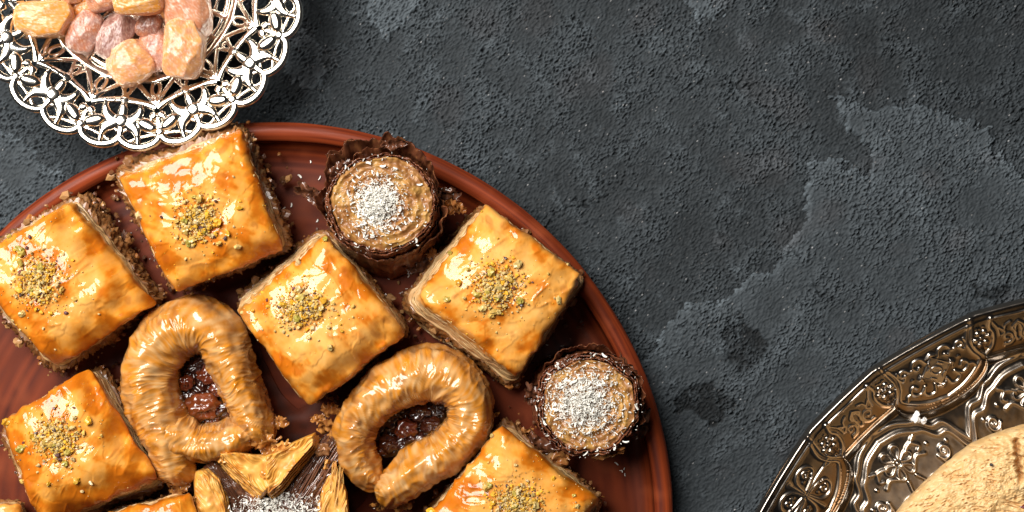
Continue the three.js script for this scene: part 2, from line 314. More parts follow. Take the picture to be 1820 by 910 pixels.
baklava('baklava square cut by the left edge of the picture, above the bare terracotta patch', { T: [[-64, 470], [114, 360], [266, 542], [88, 655]], B: [[-52, 470], [166, 338], [290, 530], [104, 668]], ht: [208, 200, 208, 210], seed: 23, crumbs: [68, 498, 36, 42], pale: 0.22, dark: 0.26, turn: 2.5, nuts: 1.2, droop: [4, 30, 26, 6] });
baklava('middle baklava square, between the two ring pastries below the topmost coconut roll', { T: [[418, 556], [577, 418], [720, 595], [545, 730]], B: [[412, 528], [579, 394], [738, 583], [556, 716]], ht: [210, 206, 206, 212], seed: 37, crumbs: [536, 548, 40, 32], pale: 0.42, dark: 0.12, turn: 0.9, nuts: 0.4, droop: [12, 6, 24, 16] });
baklava('baklava square nearest the right rim, between the two coconut rolls', { T: [[744, 527], [866, 364], [1038, 486], [922, 668]], B: [[700, 543], [846, 360], [1044, 500], [905, 700]], ht: [204, 210, 214, 206], seed: 52, crumbs: [884, 512, 42, 40], pale: 0.48, dark: 0.08, turn: -0.6, nuts: 0.35, droop: [10, 18, 6, 12] });
baklava('baklava square near the lower left corner, beside the taller ring pastry', { T: [[0, 748], [145, 656], [276, 852], [64, 935]], B: [[-4, 770], [196, 648], [302, 868], [90, 940]], ht: [210, 206, 204, 212], seed: 64, crumbs: [100, 780, 36, 36], pale: 0.10, dark: 0.36, turn: 2.0, nuts: 0.5, droop: [6, 28, 30, 10] });
baklava('baklava square cut by the bottom edge, right of the lower ring pastry', { T: [[752, 930], [889, 762], [1060, 890], [930, 1060]], B: [[748, 915], [898, 742], [1082, 892], [940, 1052]], ht: [206, 212, 206, 206], seed: 78, crumbs: [918, 892, 44, 34], pale: 0.35, dark: 0.2, turn: 0.2, nuts: 0.6, droop: [10, 18, 10, 18] });
baklava('golden pastry showing only its top edge at the bottom, below the taller ring pastry', { T: [[178, 918], [336, 876], [392, 1062], [206, 1100]], B: [[184, 908], [338, 872], [400, 1046], [214, 1084]], ht: [190, 196, 196, 196], seed: 81, pale: 0.15, dark: 0.3, turn: 1.2, nuts: 0.4 });
baklava('pale pastry corner in the very lower left corner of the picture', { T: [[-130, 905], [34, 898], [52, 1080], [-120, 1090]], B: [[-130, 893], [44, 888], [60, 1066], [-110, 1080]], ht: [180, 180, 180, 180], seed: 93, pale: 0.5, dark: 0.05, turn: 1.2, nuts: 0.3 });

// ---------------------------------------------------------------- ring pastries filled with walnuts
function tube(pts, o) {                                        // pts: [px, py, half width, height of axis, half height]
  const { seed, ns = 420, nf = 84, close = [1, 1] } = o;
  const A = new THREE.CatmullRomCurve3(pts.map((p) => W(p[0], p[1], p[3])), false, 'centripetal'), L = A.getLength();
  const pn = pts.length - 1;
  const axis = A.getSpacedPoints(ns - 1), par = axis.map((_, i) => A.getUtoTmapping(i / (ns - 1)) * pn);
  const val = (k, i) => { const f = clamp(par[i], 0, pn - 1e-6), a = Math.floor(f), t = f - a, q = t * t * (3 - 2 * t); return lerp(pts[a][k], pts[a + 1][k], q); };
  return grid(ns, nf, (u, v, i, j) => {
    const c = axis[i], d = axis[Math.min(ns - 1, i + 1)].clone().sub(axis[Math.max(0, i - 1)]).setY(0).normalize(), nx = -d.z, nz = d.x;
    const phi = v * 2 * Math.PI, cs = Math.cos(phi), sn = Math.sin(phi), s = u * L;
    const e0 = clamp(s / 34), e1 = clamp((L - s) / 34), tap = Math.sqrt(lerp(1, Math.sqrt(e0 * (2 - e0)), close[0]) * lerp(1, Math.sqrt(e1 * (2 - e1)), close[1]));
    const rag = 1 + 0.16 * (1 - Math.min(e0, e1)) * n3(cs * 2.2, sn * 2.2, seed + (u > 0.5 ? 9 : 0));
    const tw = s + 16 * n3(s / 120, cs * 0.5, seed) + 9 * cs;
    const p1 = n3(tw / 30, cs * 0.9, sn * 0.9 + seed), p2 = n3(tw / 11.5, cs * 1.2, sn * 1.2 + seed + 7), p3 = n3(tw / 5, cs * 1.6, sn * 1.6 + seed + 15), sw = fbm(s / 80, cs * 1.1, sn + seed, 2);
    const gate = sst(-0.35, 0.35, n3(s / 70, cs * 1.1, sn * 1.1 + seed + 50)), inner = 0.75 + 0.25 * sn; const pleat = (2.5 * Math.pow(1 - Math.abs(p1), 2.2) + 2.3 * gate * Math.pow(1 - Math.abs(p2), 3.5) + 0.45 * Math.pow(1 - Math.abs(p3), 4) * gate) * inner - 2 + 5 * sw + 1.6 * n3(s / 26, cs * 1.5, sn * 1.5 + seed + 60);
    const a = (val(2, i) + pleat) * tap * rag, b = (val(4, i) + pleat) * tap * rag;
    const x = c.x + nx * cs * a, z = c.z + nz * cs * a, y = c.y + sn * b;
    const tone = fbm(x / 46, z / 46, y / 46 + seed, 4), streak = n3(tw / 9, cs * 0.6, sn * 0.6 + seed + 3);
    let col = mix3([0.44, 0.165, 0.018], [0.60, 0.36, 0.15], clamp(0.42 + 0.7 * tone + 0.35 * p2 + 0.3 * p3));
    col = mix3(col, [0.56, 0.20, 0.012], clamp(0.7 * sst(0.1, 0.5, n3(tw / 5.5, cs * 0.7, sn * 0.7 + seed + 33)) * gate + 0.45 * sst(0.0, 0.7, streak) + 0.35 * sst(0, 0.6, sw)));
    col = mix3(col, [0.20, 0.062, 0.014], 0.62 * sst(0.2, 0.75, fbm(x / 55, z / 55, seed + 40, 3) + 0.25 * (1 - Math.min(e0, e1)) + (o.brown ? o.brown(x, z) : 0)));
    col = mul3(col, 0.9 + 0.2 * (1 - Math.abs(p1)));
    return [x, y, z, ...col];
  }, false, true);
}
function walnut(p, s, c, seed, flat = 0.7) {                   // a lobed, wrinkled piece of walnut
  return grid(26, 18, (u, v) => {
    const a = u * 2 * Math.PI, b = (v - 0.5) * Math.PI, x = Math.cos(b) * Math.cos(a), y = Math.sin(b), z = Math.cos(b) * Math.sin(a);
    const k = s * (1 + 0.34 * n3(x * 1.1 + seed, y * 1.1, z * 1.1) + 0.14 * (1 - Math.abs(n3(x * 2.4, y * 2.4, z * 2.4 + seed))) * 2 - 0.14);
    return [p.x + x * k * 1.15, p.y + y * k * flat, p.z + z * k * 0.9, ...mul3(c, 1 + 0.35 * n3(x * 2, y * 2, z * 2 + seed))];
  }, true, false);
}
function flake(px, py, h, size, aspect, turn, tilt, c0, c1, seed) {   // a crumpled scrap of phyllo with its thickness
  const q = new THREE.Quaternion().setFromEuler(new THREE.Euler(tilt, turn, tilt * 0.6)), base = W(px, py, h), v = new V3();
  return grid(30, 18, (uu, vv) => {
    const back = vv > 0.5, u = (uu - 0.5) * 2, w = (back ? 1 - vv : vv) * 4 - 1;
    const rag = 1 + 0.25 * n3(w * 2, seed, 3) + 0.14 * n3(w * 5, seed, 8), ragw = 1 + 0.3 * n3(u * 2, seed, 13);
    v.set(u * size * rag, size * (0.34 * n3(u * 1.4, w * 1.4 * aspect, seed) + 0.06 * n3(u * 4, w * 3, seed + 4)) - (back ? 1.6 : 0), w * size * aspect * ragw).applyQuaternion(q);
    return [base.x + v.x, base.y + v.y, base.z + v.z, ...mix3(c0, c1, clamp(0.5 + n3(u * 2.5, w * 2.5, seed + 20)))];
  });
}
function ringPastry(label, o) {
  const c = W(o.mid[0], o.mid[1], FLOOR), t = thing('ring_pastry', label, 'pastry', new V3(c.x, FLOOR, c.z), 'walnut filled ring pastries');
  wpart('phyllo_ring', merge(o.tubes.map((p, k) => tube(p, { seed: o.seed + 13 * k, brown: o.brown, ns: k ? 180 : 460 }))), M.skin, t);
  wpart('syrup', mound(o.hole, { hTop: o.fill - 7, hEdge: o.fill - 12, hBase: FLOOR + 2, n: 90, rings: 26, disp: (x, y) => 3 * n3(x / 12, y / 12, o.seed), color: () => [0.028, 0.006, 0.003] }), M.wet, t);
  o.nuts.forEach(([px, py, s, h, k], i) => wpart('walnut_piece', walnut(W(px, py, h - 14), s, [[0.040, 0.008, 0.003], [0.085, 0.014, 0.004], [0.022, 0.005, 0.003], [0.135, 0.028, 0.006]][k], o.seed + i * 3), M.wet, t));
  o.flakes.forEach((f, i) => wpart('phyllo_flake', flake(...f, [0.5, 0.22, 0.05], [0.30, 0.11, 0.03], o.seed + 3 * i), M.glaze, t));
  return t;
}
ringPastry('taller ring pastry with walnuts in syrup, between the middle and lower left baklava squares', {
  mid: [350, 690], seed: 5, fill: 118,
  tubes: [[[478, 788, 20, 120, 60], [458, 752, 34, 112, 80], [430, 692, 38, 110, 82], [410, 635, 42, 110, 84], [385, 590, 48, 110, 84], [343, 578, 52, 110, 84], [297, 602, 52, 110, 84], [270, 658, 50, 110, 84], [280, 725, 50, 110, 82], [306, 790, 44, 106, 78], [318, 838, 34, 100, 66], [322, 862, 24, 92, 50]],
    [[282, 728, 36, 104, 76], [312, 768, 42, 106, 80], [360, 786, 36, 106, 78], [410, 778, 34, 107, 76], [462, 760, 28, 109, 76]]],
  hole: [[345, 620], [318, 660], [318, 700], [330, 740], [370, 765], [410, 745], [405, 700], [385, 650]],
  nuts: [[330, 680, 13, 130, 1], [372, 668, 17, 132, 1], [388, 692, 12, 138, 1], [360, 722, 24, 128, 3], [350, 650, 15, 120, 2], [392, 728, 16, 122, 0], [338, 708, 12, 120, 0], [366, 644, 12, 120, 2], [380, 745, 12, 120, 1]],
  flakes: [[494, 752, 128, 20, 0.55, 0.3, 0.3], [480, 792, 150, 22, 0.5, 1.1, 0.35], [466, 782, 170, 20, 0.6, 0.5, 0.3], [322, 866, 110, 20, 0.6, 1.0, 0.3], [302, 850, 110, 20, 0.5, 2.0, 0.3], [430, 792, 120, 18, 0.5, -0.3, 0.4]],
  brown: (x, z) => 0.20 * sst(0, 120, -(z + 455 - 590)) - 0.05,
});
ringPastry('wider ring pastry with dark walnuts, between the middle baklava and the bottom edge', {
  mid: [740, 760], seed: 45, fill: 96,
  tubes: [[[684, 898, 26, 96, 52], [700, 868, 36, 104, 74], [745, 830, 41, 108, 82], [798, 796, 42, 110, 84], [834, 752, 41, 110, 84], [830, 702, 44, 110, 84], [778, 664, 50, 110, 86], [718, 676, 48, 110, 84], [664, 712, 42, 108, 82], [634, 758, 38, 104, 78], [634, 802, 36, 102, 74], [652, 838, 31, 98, 66], [682, 862, 20, 92, 50]]],
  hole: [[751, 700], [800, 722], [780, 765], [700, 812], [660, 808], [668, 755], [710, 718]],
  nuts: [[746, 734, 14, 108, 0], [722, 762, 17, 112, 1], [694, 745, 17, 106, 2], [766, 755, 14, 106, 0], [690, 790, 16, 106, 0], [720, 788, 15, 106, 2], [775, 728, 14, 100, 2], [740, 778, 14, 104, 0], [676, 800, 11, 102, 1], [707, 728, 12, 102, 2]],
  flakes: [[588, 730, 100, 16, 0.8, 0.4, 0.5], [580, 760, 90, 20, 0.7, 1.4, 0.6], [600, 778, 84, 18, 0.8, 2.4, 0.3], [565, 745, 84, 13, 0.6, 0.2, 0.4], [712, 900, 90, 18, 0.7, 0.8, 0.5], [880, 738, 70, 14, 0.5, 1.6, 1.0], [672, 900, 80, 16, 0.6, 1.9, 0.7]],
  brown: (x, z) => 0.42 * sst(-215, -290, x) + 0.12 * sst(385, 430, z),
});

// ---------------------------------------------------------------- coconut rolls
const flakeGeo = (() => { const g = new THREE.BoxGeometry(1, 0.16, 0.3, 3, 1, 1), p = g.attributes.position; for (let i = 0; i < p.count; i++) { const x = p.getX(i); p.setXYZ(i, x, p.getY(i) + 0.5 * x * x, p.getZ(i) * (1 - 1.3 * x * x) + 0.35 * x * x); } g.computeVertexNormals(); g.deleteAttribute('uv'); return g; })();
function shreds(name, t, list) {                              // list of [world px point, length, tilt]
  const m = new THREE.InstancedMesh(flakeGeo, M.coconut, list.length), col = new THREE.Color();
  list.forEach(([p, s, tilt], i) => {
    tmpQ.setFromEuler(tmpE.set(gauss() * tilt, rr(0, 6.3), gauss() * tilt));
    m.setMatrixAt(i, tmpM.compose(p.clone().multiplyScalar(U).sub(t.position), tmpQ, new V3(s * U, s * U * rr(0.6, 1.3), s * U * rr(0.6, 1.4))));
    const k = rr(0.66, 0.86); m.setColorAt(i, col.setRGB(k, k * 0.97, k * 0.88));
  });
  m.name = name; m.userData.kind = 'stuff'; m.castShadow = m.receiveShadow = true;
  t.add(m);
  return m;
}
flakeGeo.setAttribute('color', new THREE.BufferAttribute(new Float32Array(flakeGeo.attributes.position.count * 3).fill(1), 3));
function coconutRoll(label, o) {
  const { core, top, foot, seed, coco } = o, hT = 176;
  const base = W(foot[0], foot[1], FLOOR), t = thing('coconut_roll', label, 'pastry', new V3(base.x, FLOOR, base.z), 'chocolate phyllo rolls topped with coconut');
  const c0 = W(core[0], core[1], hT), k = (HC - hT) / HC, rx = core[2] * k, rz = core[3] * k, wob = (a) => 1 + 0.05 * n3(Math.cos(a) * 1.2, Math.sin(a) * 1.2, seed) + 0.018 * n3(Math.cos(a) * 4, Math.sin(a) * 4, seed);
  const coreY = (r, a) => { const x = r * Math.cos(a), z = r * Math.sin(a), ph = r * 5.8 - a / 6.283 + 0.35 * n3(x * 1.5, z * 1.5, seed); const f = ph - Math.floor(ph); return [hT + 5 * (1 - r * r) + 6 * Math.pow(Math.abs(f - 0.5) * 2, 2) * (0.7 + 0.5 * n3(x * 3, z * 3, seed + 2)) + 2.6 * fbm(x * 7, z * 7, seed, 3) + 4 * n3(x * 2.2, z * 2.2, seed + 4), f]; };
  const spot = (r, a) => new V3(c0.x + r * rx * wob(a) * Math.cos(a), coreY(r, a)[0], c0.z + r * rz * wob(a) * Math.sin(a));
  wpart('rolled_filling', grid(220, 60, (u, v) => {
    const a = u * 2 * Math.PI, r = v < 0.9 ? v / 0.9 : 1, p = spot(r, a), f = coreY(r, a)[1];
    if (v >= 0.9) p.y -= (v - 0.9) * 10 * 60;
    const tone = fbm(p.x / 16, p.z / 16, seed + 8, 4);
    let c = mix3([0.23, 0.085, 0.015], [0.40, 0.19, 0.045], clamp(0.5 + tone * 1.3));
    c = mix3(c, [0.17, 0.058, 0.015], 0.85 * sst(0.3, 0.0, Math.abs(f - 0.5)) * clamp(0.6 + tone));
    c = mix3(c, [0.52, 0.30, 0.07], 0.5 * sst(0.1, 0.6, n3(p.x / 40, p.z / 40, seed + 60)));
    return [p.x, p.y, p.z, ...c];
  }, true, false), M.pastry, t);
  // wrapper sheets: dark chocolate phyllo, each standing a little higher or lower than the next
  const choc = (x, y, z) => mix3(mix3([0.085, 0.026, 0.013], [0.20, 0.066, 0.028], clamp(0.5 + fbm(x / 22, y / 30, z / 22 + seed, 3))), [0.25, 0.095, 0.035], sst(0.35, 0.8, n3(x / 14, y / 40, z / 14 + seed)));
  for (let s = 0; s < 4; s++) {
    const up = [2, 6, 1, -22][s], gr = [1.012, 1.045, 1.08, 1.12][s] + o.thick * s * 0.008;
    wpart('chocolate_sheet', grid(240, 40, (u, v) => {
      const a = u * 2 * Math.PI, ca = Math.cos(a), sa = Math.sin(a), back = v > 0.8, e = back ? (v - 0.8) / 0.2 : v / 0.8;
      const rim = hT + up + 6 * n3(ca * 2.2, sa * 2.2, seed + s * 5) + 5 * n3(ca * 7, sa * 7, seed + s) + 2.5 * n3(ca * 20, sa * 20, seed + s);
      const h = back ? rim - e * 30 : lerp(FLOOR + 2, rim, e), d = clamp((hT - h) / (hT - FLOOR));
      const crk = 1 + 0.022 * n3(ca * 3, sa * 3, h / 40 + s) + 0.012 * n3(ca * 16, sa * 16, h / 60 + s) + 0.05 * d;
      const q = (gr - (back ? 0.03 : 0)) * wob(a) * crk, x = lerp(c0.x, base.x, d) + ca * rx * q, z = lerp(c0.z, base.z, d) + sa * rz * q;
      return [x, h, z, ...choc(x, h, z)];
    }, true, false), M.glaze, t);
  }
  (o.wraps ?? []).forEach(([a0, a1, lean, up], s) => wpart('chocolate_sheet', grid(150, 44, (u, v) => {   // loose ends of the wrapper that lean out
    const a = lerp(a0, a1, u) * Math.PI / 180, ca = Math.cos(a), sa = Math.sin(a), back = v > 0.5, e = back ? (1 - v) / 0.5 : v / 0.5, end = Math.pow(Math.sin(Math.PI * clamp(u)), 0.35);
    const rim = hT * 0.55 + (hT * 0.45 + up) * end + (20 * n3(ca * 1.8, sa * 1.8, seed + s * 5 + 40) + 8 * n3(ca * 5, sa * 5, seed + s + 40) + 2.5 * n3(ca * 17, sa * 17, seed + s)) * end, h = lerp(FLOOR + 20, rim, e), d = clamp((hT - h) / (hT - FLOOR)), f = (h - FLOOR) / (hT - FLOOR);
    const q = (1.06 + lean * f * f * end + (back ? 0 : 0.022) + 0.06 * n3(ca * 4, sa * 4, h / 50 + s) * f + 0.02 * n3(ca * 9, sa * 9, h / 40 + 3 * ca) + 0.010 * n3(ca * 14, sa * 14, h / 9)) * wob(a), x = lerp(c0.x, base.x, d) + ca * rx * q, z = lerp(c0.z, base.z, d) + sa * rz * q;
    return [x, h, z, ...choc(x, h, z)];
  }), M.glaze, t));
  (o.flaps ?? []).forEach((f, i) => wpart('chocolate_flake', flake(f[0], f[1], f[2], f[3], f[4], f[5], f[6], f[7] ? [0.38, 0.17, 0.05] : [0.06, 0.022, 0.012], f[7] ? [0.30, 0.10, 0.025] : [0.14, 0.05, 0.022], seed + i * 7), M.glaze, t));
  const list = [];
  for (let i = 0; i < coco.n; i++) {
    const wide = R() < 0.2, px = coco.at[0] + gauss() * coco.s[0] * (wide ? 1.7 : 0.8), py = coco.at[1] + gauss() * coco.s[1] * (wide ? 1.7 : 0.8);
    const w = W(px, py, hT), X = (w.x - c0.x) / rx, Z = (w.z - c0.z) / rz, r = Math.hypot(X, Z), a = Math.atan2(Z, X);
    if (r > 1.16) continue;
    const p = r < 1 ? spot(r, a) : w; const q = Math.exp(-(((px - coco.at[0]) / coco.s[0]) ** 2 + ((py - coco.at[1]) / coco.s[1]) ** 2));
    p.y += (r < 1 ? 2.5 : 7) + q * rr(0, 14);
    list.push([p, R() < 0.62 ? rr(1.2, 3.2) : R() < 0.14 ? rr(6, 11) : rr(2.2, 6), 0.6]);
  }
  shreds('shredded_coconut', t, list);
  return t;
}
coconutRoll('coconut roll nearest the top rim of the plate, coconut heaped in its middle', {
  core: [680, 361, 92, 81], foot: [692, 402], seed: 7, thick: 0, coco: { at: [672, 362], s: [23, 26], n: 3200 },
  wraps: [[-165, -50, 0.42, 4], [-130, -15, 0.28, 2], [-150, -80, 0.55, -10], [150, 235, 0.3, -30], [-30, 60, 0.2, -10]],
  flaps: [[566, 356, 120, 38, 0.34, -0.6, 0.25], [550, 344, 112, 24, 0.5, -0.3, 0.4], [592, 384, 116, 30, 0.4, -0.9, 0.4], [606, 300, 160, 26, 0.4, 0.8, 0.4], [700, 258, 172, 22, 0.4, 0.2, 0.4], [790, 350, 110, 26, 0.6, 0.4, 0.5], [800, 368, 120, 20, 0.7, 1.3, 0.6, 1], [815, 372, 110, 13, 0.7, 0.3, 0.6, 1], [765, 420, 90, 26, 0.5, 1.2, 0.5], [748, 470, 70, 24, 0.5, 0.7, 0.4], [770, 455, 90, 12, 0.9, 0.7, 0.4, 1], [690, 462, 70, 30, 0.4, 0.2, 0.6]],
});
coconutRoll('coconut roll against the right rim of the plate, coconut strewn over all of it', {
  core: [1047, 720, 82, 82], foot: [1034, 706], seed: 19, thick: 1, coco: { at: [1036, 714], s: [35, 36], n: 3600 },
  wraps: [[-150, -40, 0.28, 4], [-80, 10, 0.22, 0], [-20, 60, 0.26, -24], [120, 200, 0.14, -20]],
  flaps: [[1110, 650, 160, 18, 0.5, -0.8, 0.5], [1142, 745, 110, 24, 0.5, 1.4, 0.5], [1132, 770, 100, 22, 0.6, 1.2, 0.6], [960, 790, 90, 24, 0.5, -0.6, 0.4], [985, 812, 80, 24, 0.5, -0.4, 0.4, 1], [1000, 650, 165, 26, 0.4, 0.7, 0.4], [945, 700, 130, 22, 0.5, 1.4, 0.5], [1080, 805, 150, 26, 0.35, 0.3, 0.3, 1], [935, 770, 70, 16, 0.6, 0.5, 0.5, 1]],
});

// ---------------------------------------------------------------- star shaped pastry at the bottom
{
  const b = W(490, 870, FLOOR), t = thing('star_pastry', 'star shaped pastry of golden phyllo and chocolate, cut by the bottom edge', 'pastry', new V3(b.x, FLOOR, b.z));
  const sheets = (ang, seed, golden) => {
    const ca = Math.cos(ang), sa = Math.sin(ang);
    return {
      disp: (x, y, s) => { const q = -x * sa + y * ca, l = x * ca + y * sa; const wq = q + 7 * n3(x / 40, y / 40, seed + 9), g = golden ? sst(0.25, 0.85, s) : 1; return 4.5 * g * (1 - Math.abs(n3(wq / 11, l / 80, seed))) + 2 * g * (1 - Math.abs(n3(wq / 4.5, l / 50, seed + 3))) + 5 * n3(x / 45, y / 45, seed) + 0.8 * n3(x / 15, y / 15, seed + 2); },
      color: (x, y, s, e) => {
        const q = -x * sa + y * ca, l = x * ca + y * sa, f = n3((q + 7 * n3(x / 40, y / 40, seed + 9)) / 6, l / 60, seed) * (golden ? sst(0.3, 0.9, s) : 1), f2 = fbm(x / 30, y / 30, seed, 3);
        let c = golden ? mix3([0.68, 0.29, 0.025], [0.70, 0.42, 0.12], clamp(0.4 + 0.6 * f)) : mix3([0.07, 0.026, 0.014], [0.17, 0.07, 0.035], clamp(0.45 + 0.7 * f));
        if (golden) c = mix3(c, [0.45, 0.14, 0.012], clamp(f2 * 1.1)); return c;
      },
    };
  };
  const put = (name, pts, hT, hE, ang, seed, golden) => wpart(name, mound(pts, { hTop: hT, hEdge: hE, hBase: FLOOR + 2, n: 200, rings: 46, tension: 0.15, round: 0.12, wob: 0.02, ...sheets(ang, seed, golden) }), golden ? M.pastry : M.wet, t);
  const layered = (pts, hT, hE, ang, seed, dx, dy, n) => {     // a fold with the edges of its lower sheets showing beside it
    put('golden_fold', pts, hT, hE, ang, seed, true);
    for (let k = 1; k <= n; k++) put('phyllo_layer', pts.map(([x, y], i) => [x + dx * k + 2 * n3(i, k, seed), y + dy * k + 2 * n3(i, k, seed + 5)]), hT - 9 * k, hE - 9 * k, ang, seed + k, true);
  };
  layered([[390, 806], [418, 803], [450, 807], [476, 809], [488, 834], [484, 862], [470, 880], [448, 862], [420, 836]], 172, 176, 0.75, 3, -2.0, 2.6, 7);
  layered([[470, 810], [492, 803], [520, 786], [560, 769], [560, 788], [542, 808], [518, 836], [498, 862], [476, 880], [470, 852]], 174, 180, -0.75, 8, 2.2, 2.6, 4);
  layered([[344, 856], [348, 838], [366, 834], [388, 852], [400, 886], [406, 930], [400, 975], [366, 985], [350, 930]], 158, 152, 1.1, 13, 3.0, -1.6, 6);
  layered([[590, 838], [606, 848], [617, 874], [620, 915], [606, 975], [572, 960], [568, 915], [578, 868]], 158, 152, -1.2, 18, -3.0, -1.8, 6);
  put('chocolate_fold', [[360, 830], [380, 816], [404, 836], [440, 872], [468, 890], [470, 930], [430, 950], [412, 905], [392, 864]], 132, 126, 0.8, 23, false);
  put('chocolate_fold', [[560, 775], [590, 792], [608, 836], [590, 846], [574, 872], [560, 925], [500, 940], [482, 890], [520, 852], [548, 814]], 140, 130, -0.85, 28, false);
  put('golden_fold', [[420, 985], [490, 960], [565, 985], [540, 1060], [440, 1060]], 160, 150, 0.1, 33, true);
  put('chocolate_fold', [[425, 900], [490, 885], [560, 900], [565, 990], [490, 1000], [420, 990]], 112, 106, 0.1, 38, false);
  // frayed strands of phyllo and chocolate
  const strands = (name, n, from, to, spread, c0, c1, mat, h) => {
    const list = [];
    for (let k = 0; k < n; k++) {
      const e = R(), o = rr(-1, 1), P = [0, 0.35, 0.7, 1].map((f) => W(lerp(from[0], to[0], f) + o * spread[0] + rr(-4, 4) + 3 * e, lerp(from[1], to[1], f) + o * spread[1] + rr(-4, 4), h + rr(-6, 6) - 18 * Math.abs(o) * f));
      const c = new THREE.CatmullRomCurve3(P), rad = rr(0.5, 1.5), nn = 16, ax = c.getSpacedPoints(nn - 1), col = mix3(c0, c1, R());
      list.push(grid(nn, 6, (u, v, i) => { const a = v * 6.2832, q = rad * Math.pow(Math.sin(Math.PI * clamp(u, 0.03, 0.97)), 0.5); return [ax[i].x + q * Math.cos(a), ax[i].y + q * Math.sin(a), ax[i].z + q * Math.cos(a), ...col]; }, false, true));
    }
    wpart(name, merge(list), mat, t, true);
  };
  const CH0 = [0.06, 0.02, 0.012], CH1 = [0.20, 0.08, 0.04], GO0 = [0.66, 0.27, 0.02], GO1 = [0.70, 0.44, 0.14];
  strands('chocolate_strands', 60, [372, 826], [446, 925], [16, -12], CH0, CH1, M.wet, 140);
  strands('chocolate_strands', 70, [596, 782], [520, 905], [22, 10], CH0, CH1, M.wet, 146);
  strands('phyllo_strands', 18, [352, 842], [392, 900], [12, -5], GO0, GO1, M.pastry, 160);
  strands('phyllo_strands', 14, [600, 830], [592, 900], [10, 2], GO0, GO1, M.pastry, 160);
  strands('phyllo_strands', 22, [398, 812], [464, 880], [8, -6], GO1, [0.72, 0.5, 0.22], M.pastry, 160);
  const list = [];
  for (let k = 0; k < 2200; k++) { const px = 500 + gauss() * 38, py = 912 + gauss() * 24; if (py < 872 + Math.abs(px - 485) * 0.1 && R() < 0.9) continue; list.push([W(px, py, 136 + rr(0, 16)), R() < 0.6 ? rr(1.5, 3.5) : rr(3, 8), 0.6]); }
  shreds('shredded_coconut', t, list);
  wpart('walnut_piece', walnut(W(474, 843, 176), 9, [0.5, 0.2, 0.03], 4), M.wet, t);
  wpart('walnut_piece', walnut(W(572, 800, 150), 12, [0.30, 0.13, 0.05], 9), M.wet, t);
  [[350, 880, 150, 12, 0.15, 0.9, 0.1], [500, 795, 170, 16, 0.5, 0.3, 0.3], [400, 815, 168, 14, 0.4, 0.9, 0.4], [580, 830, 150, 16, 0.3, 1.3, 0.4], [595, 835, 150, 16, 0.3, 1.5, 0.4]].forEach((f, i) => wpart('phyllo_flake', flake(...f, [0.62, 0.32, 0.08], [0.5, 0.2, 0.04], 60 + i), M.glaze, t));
}

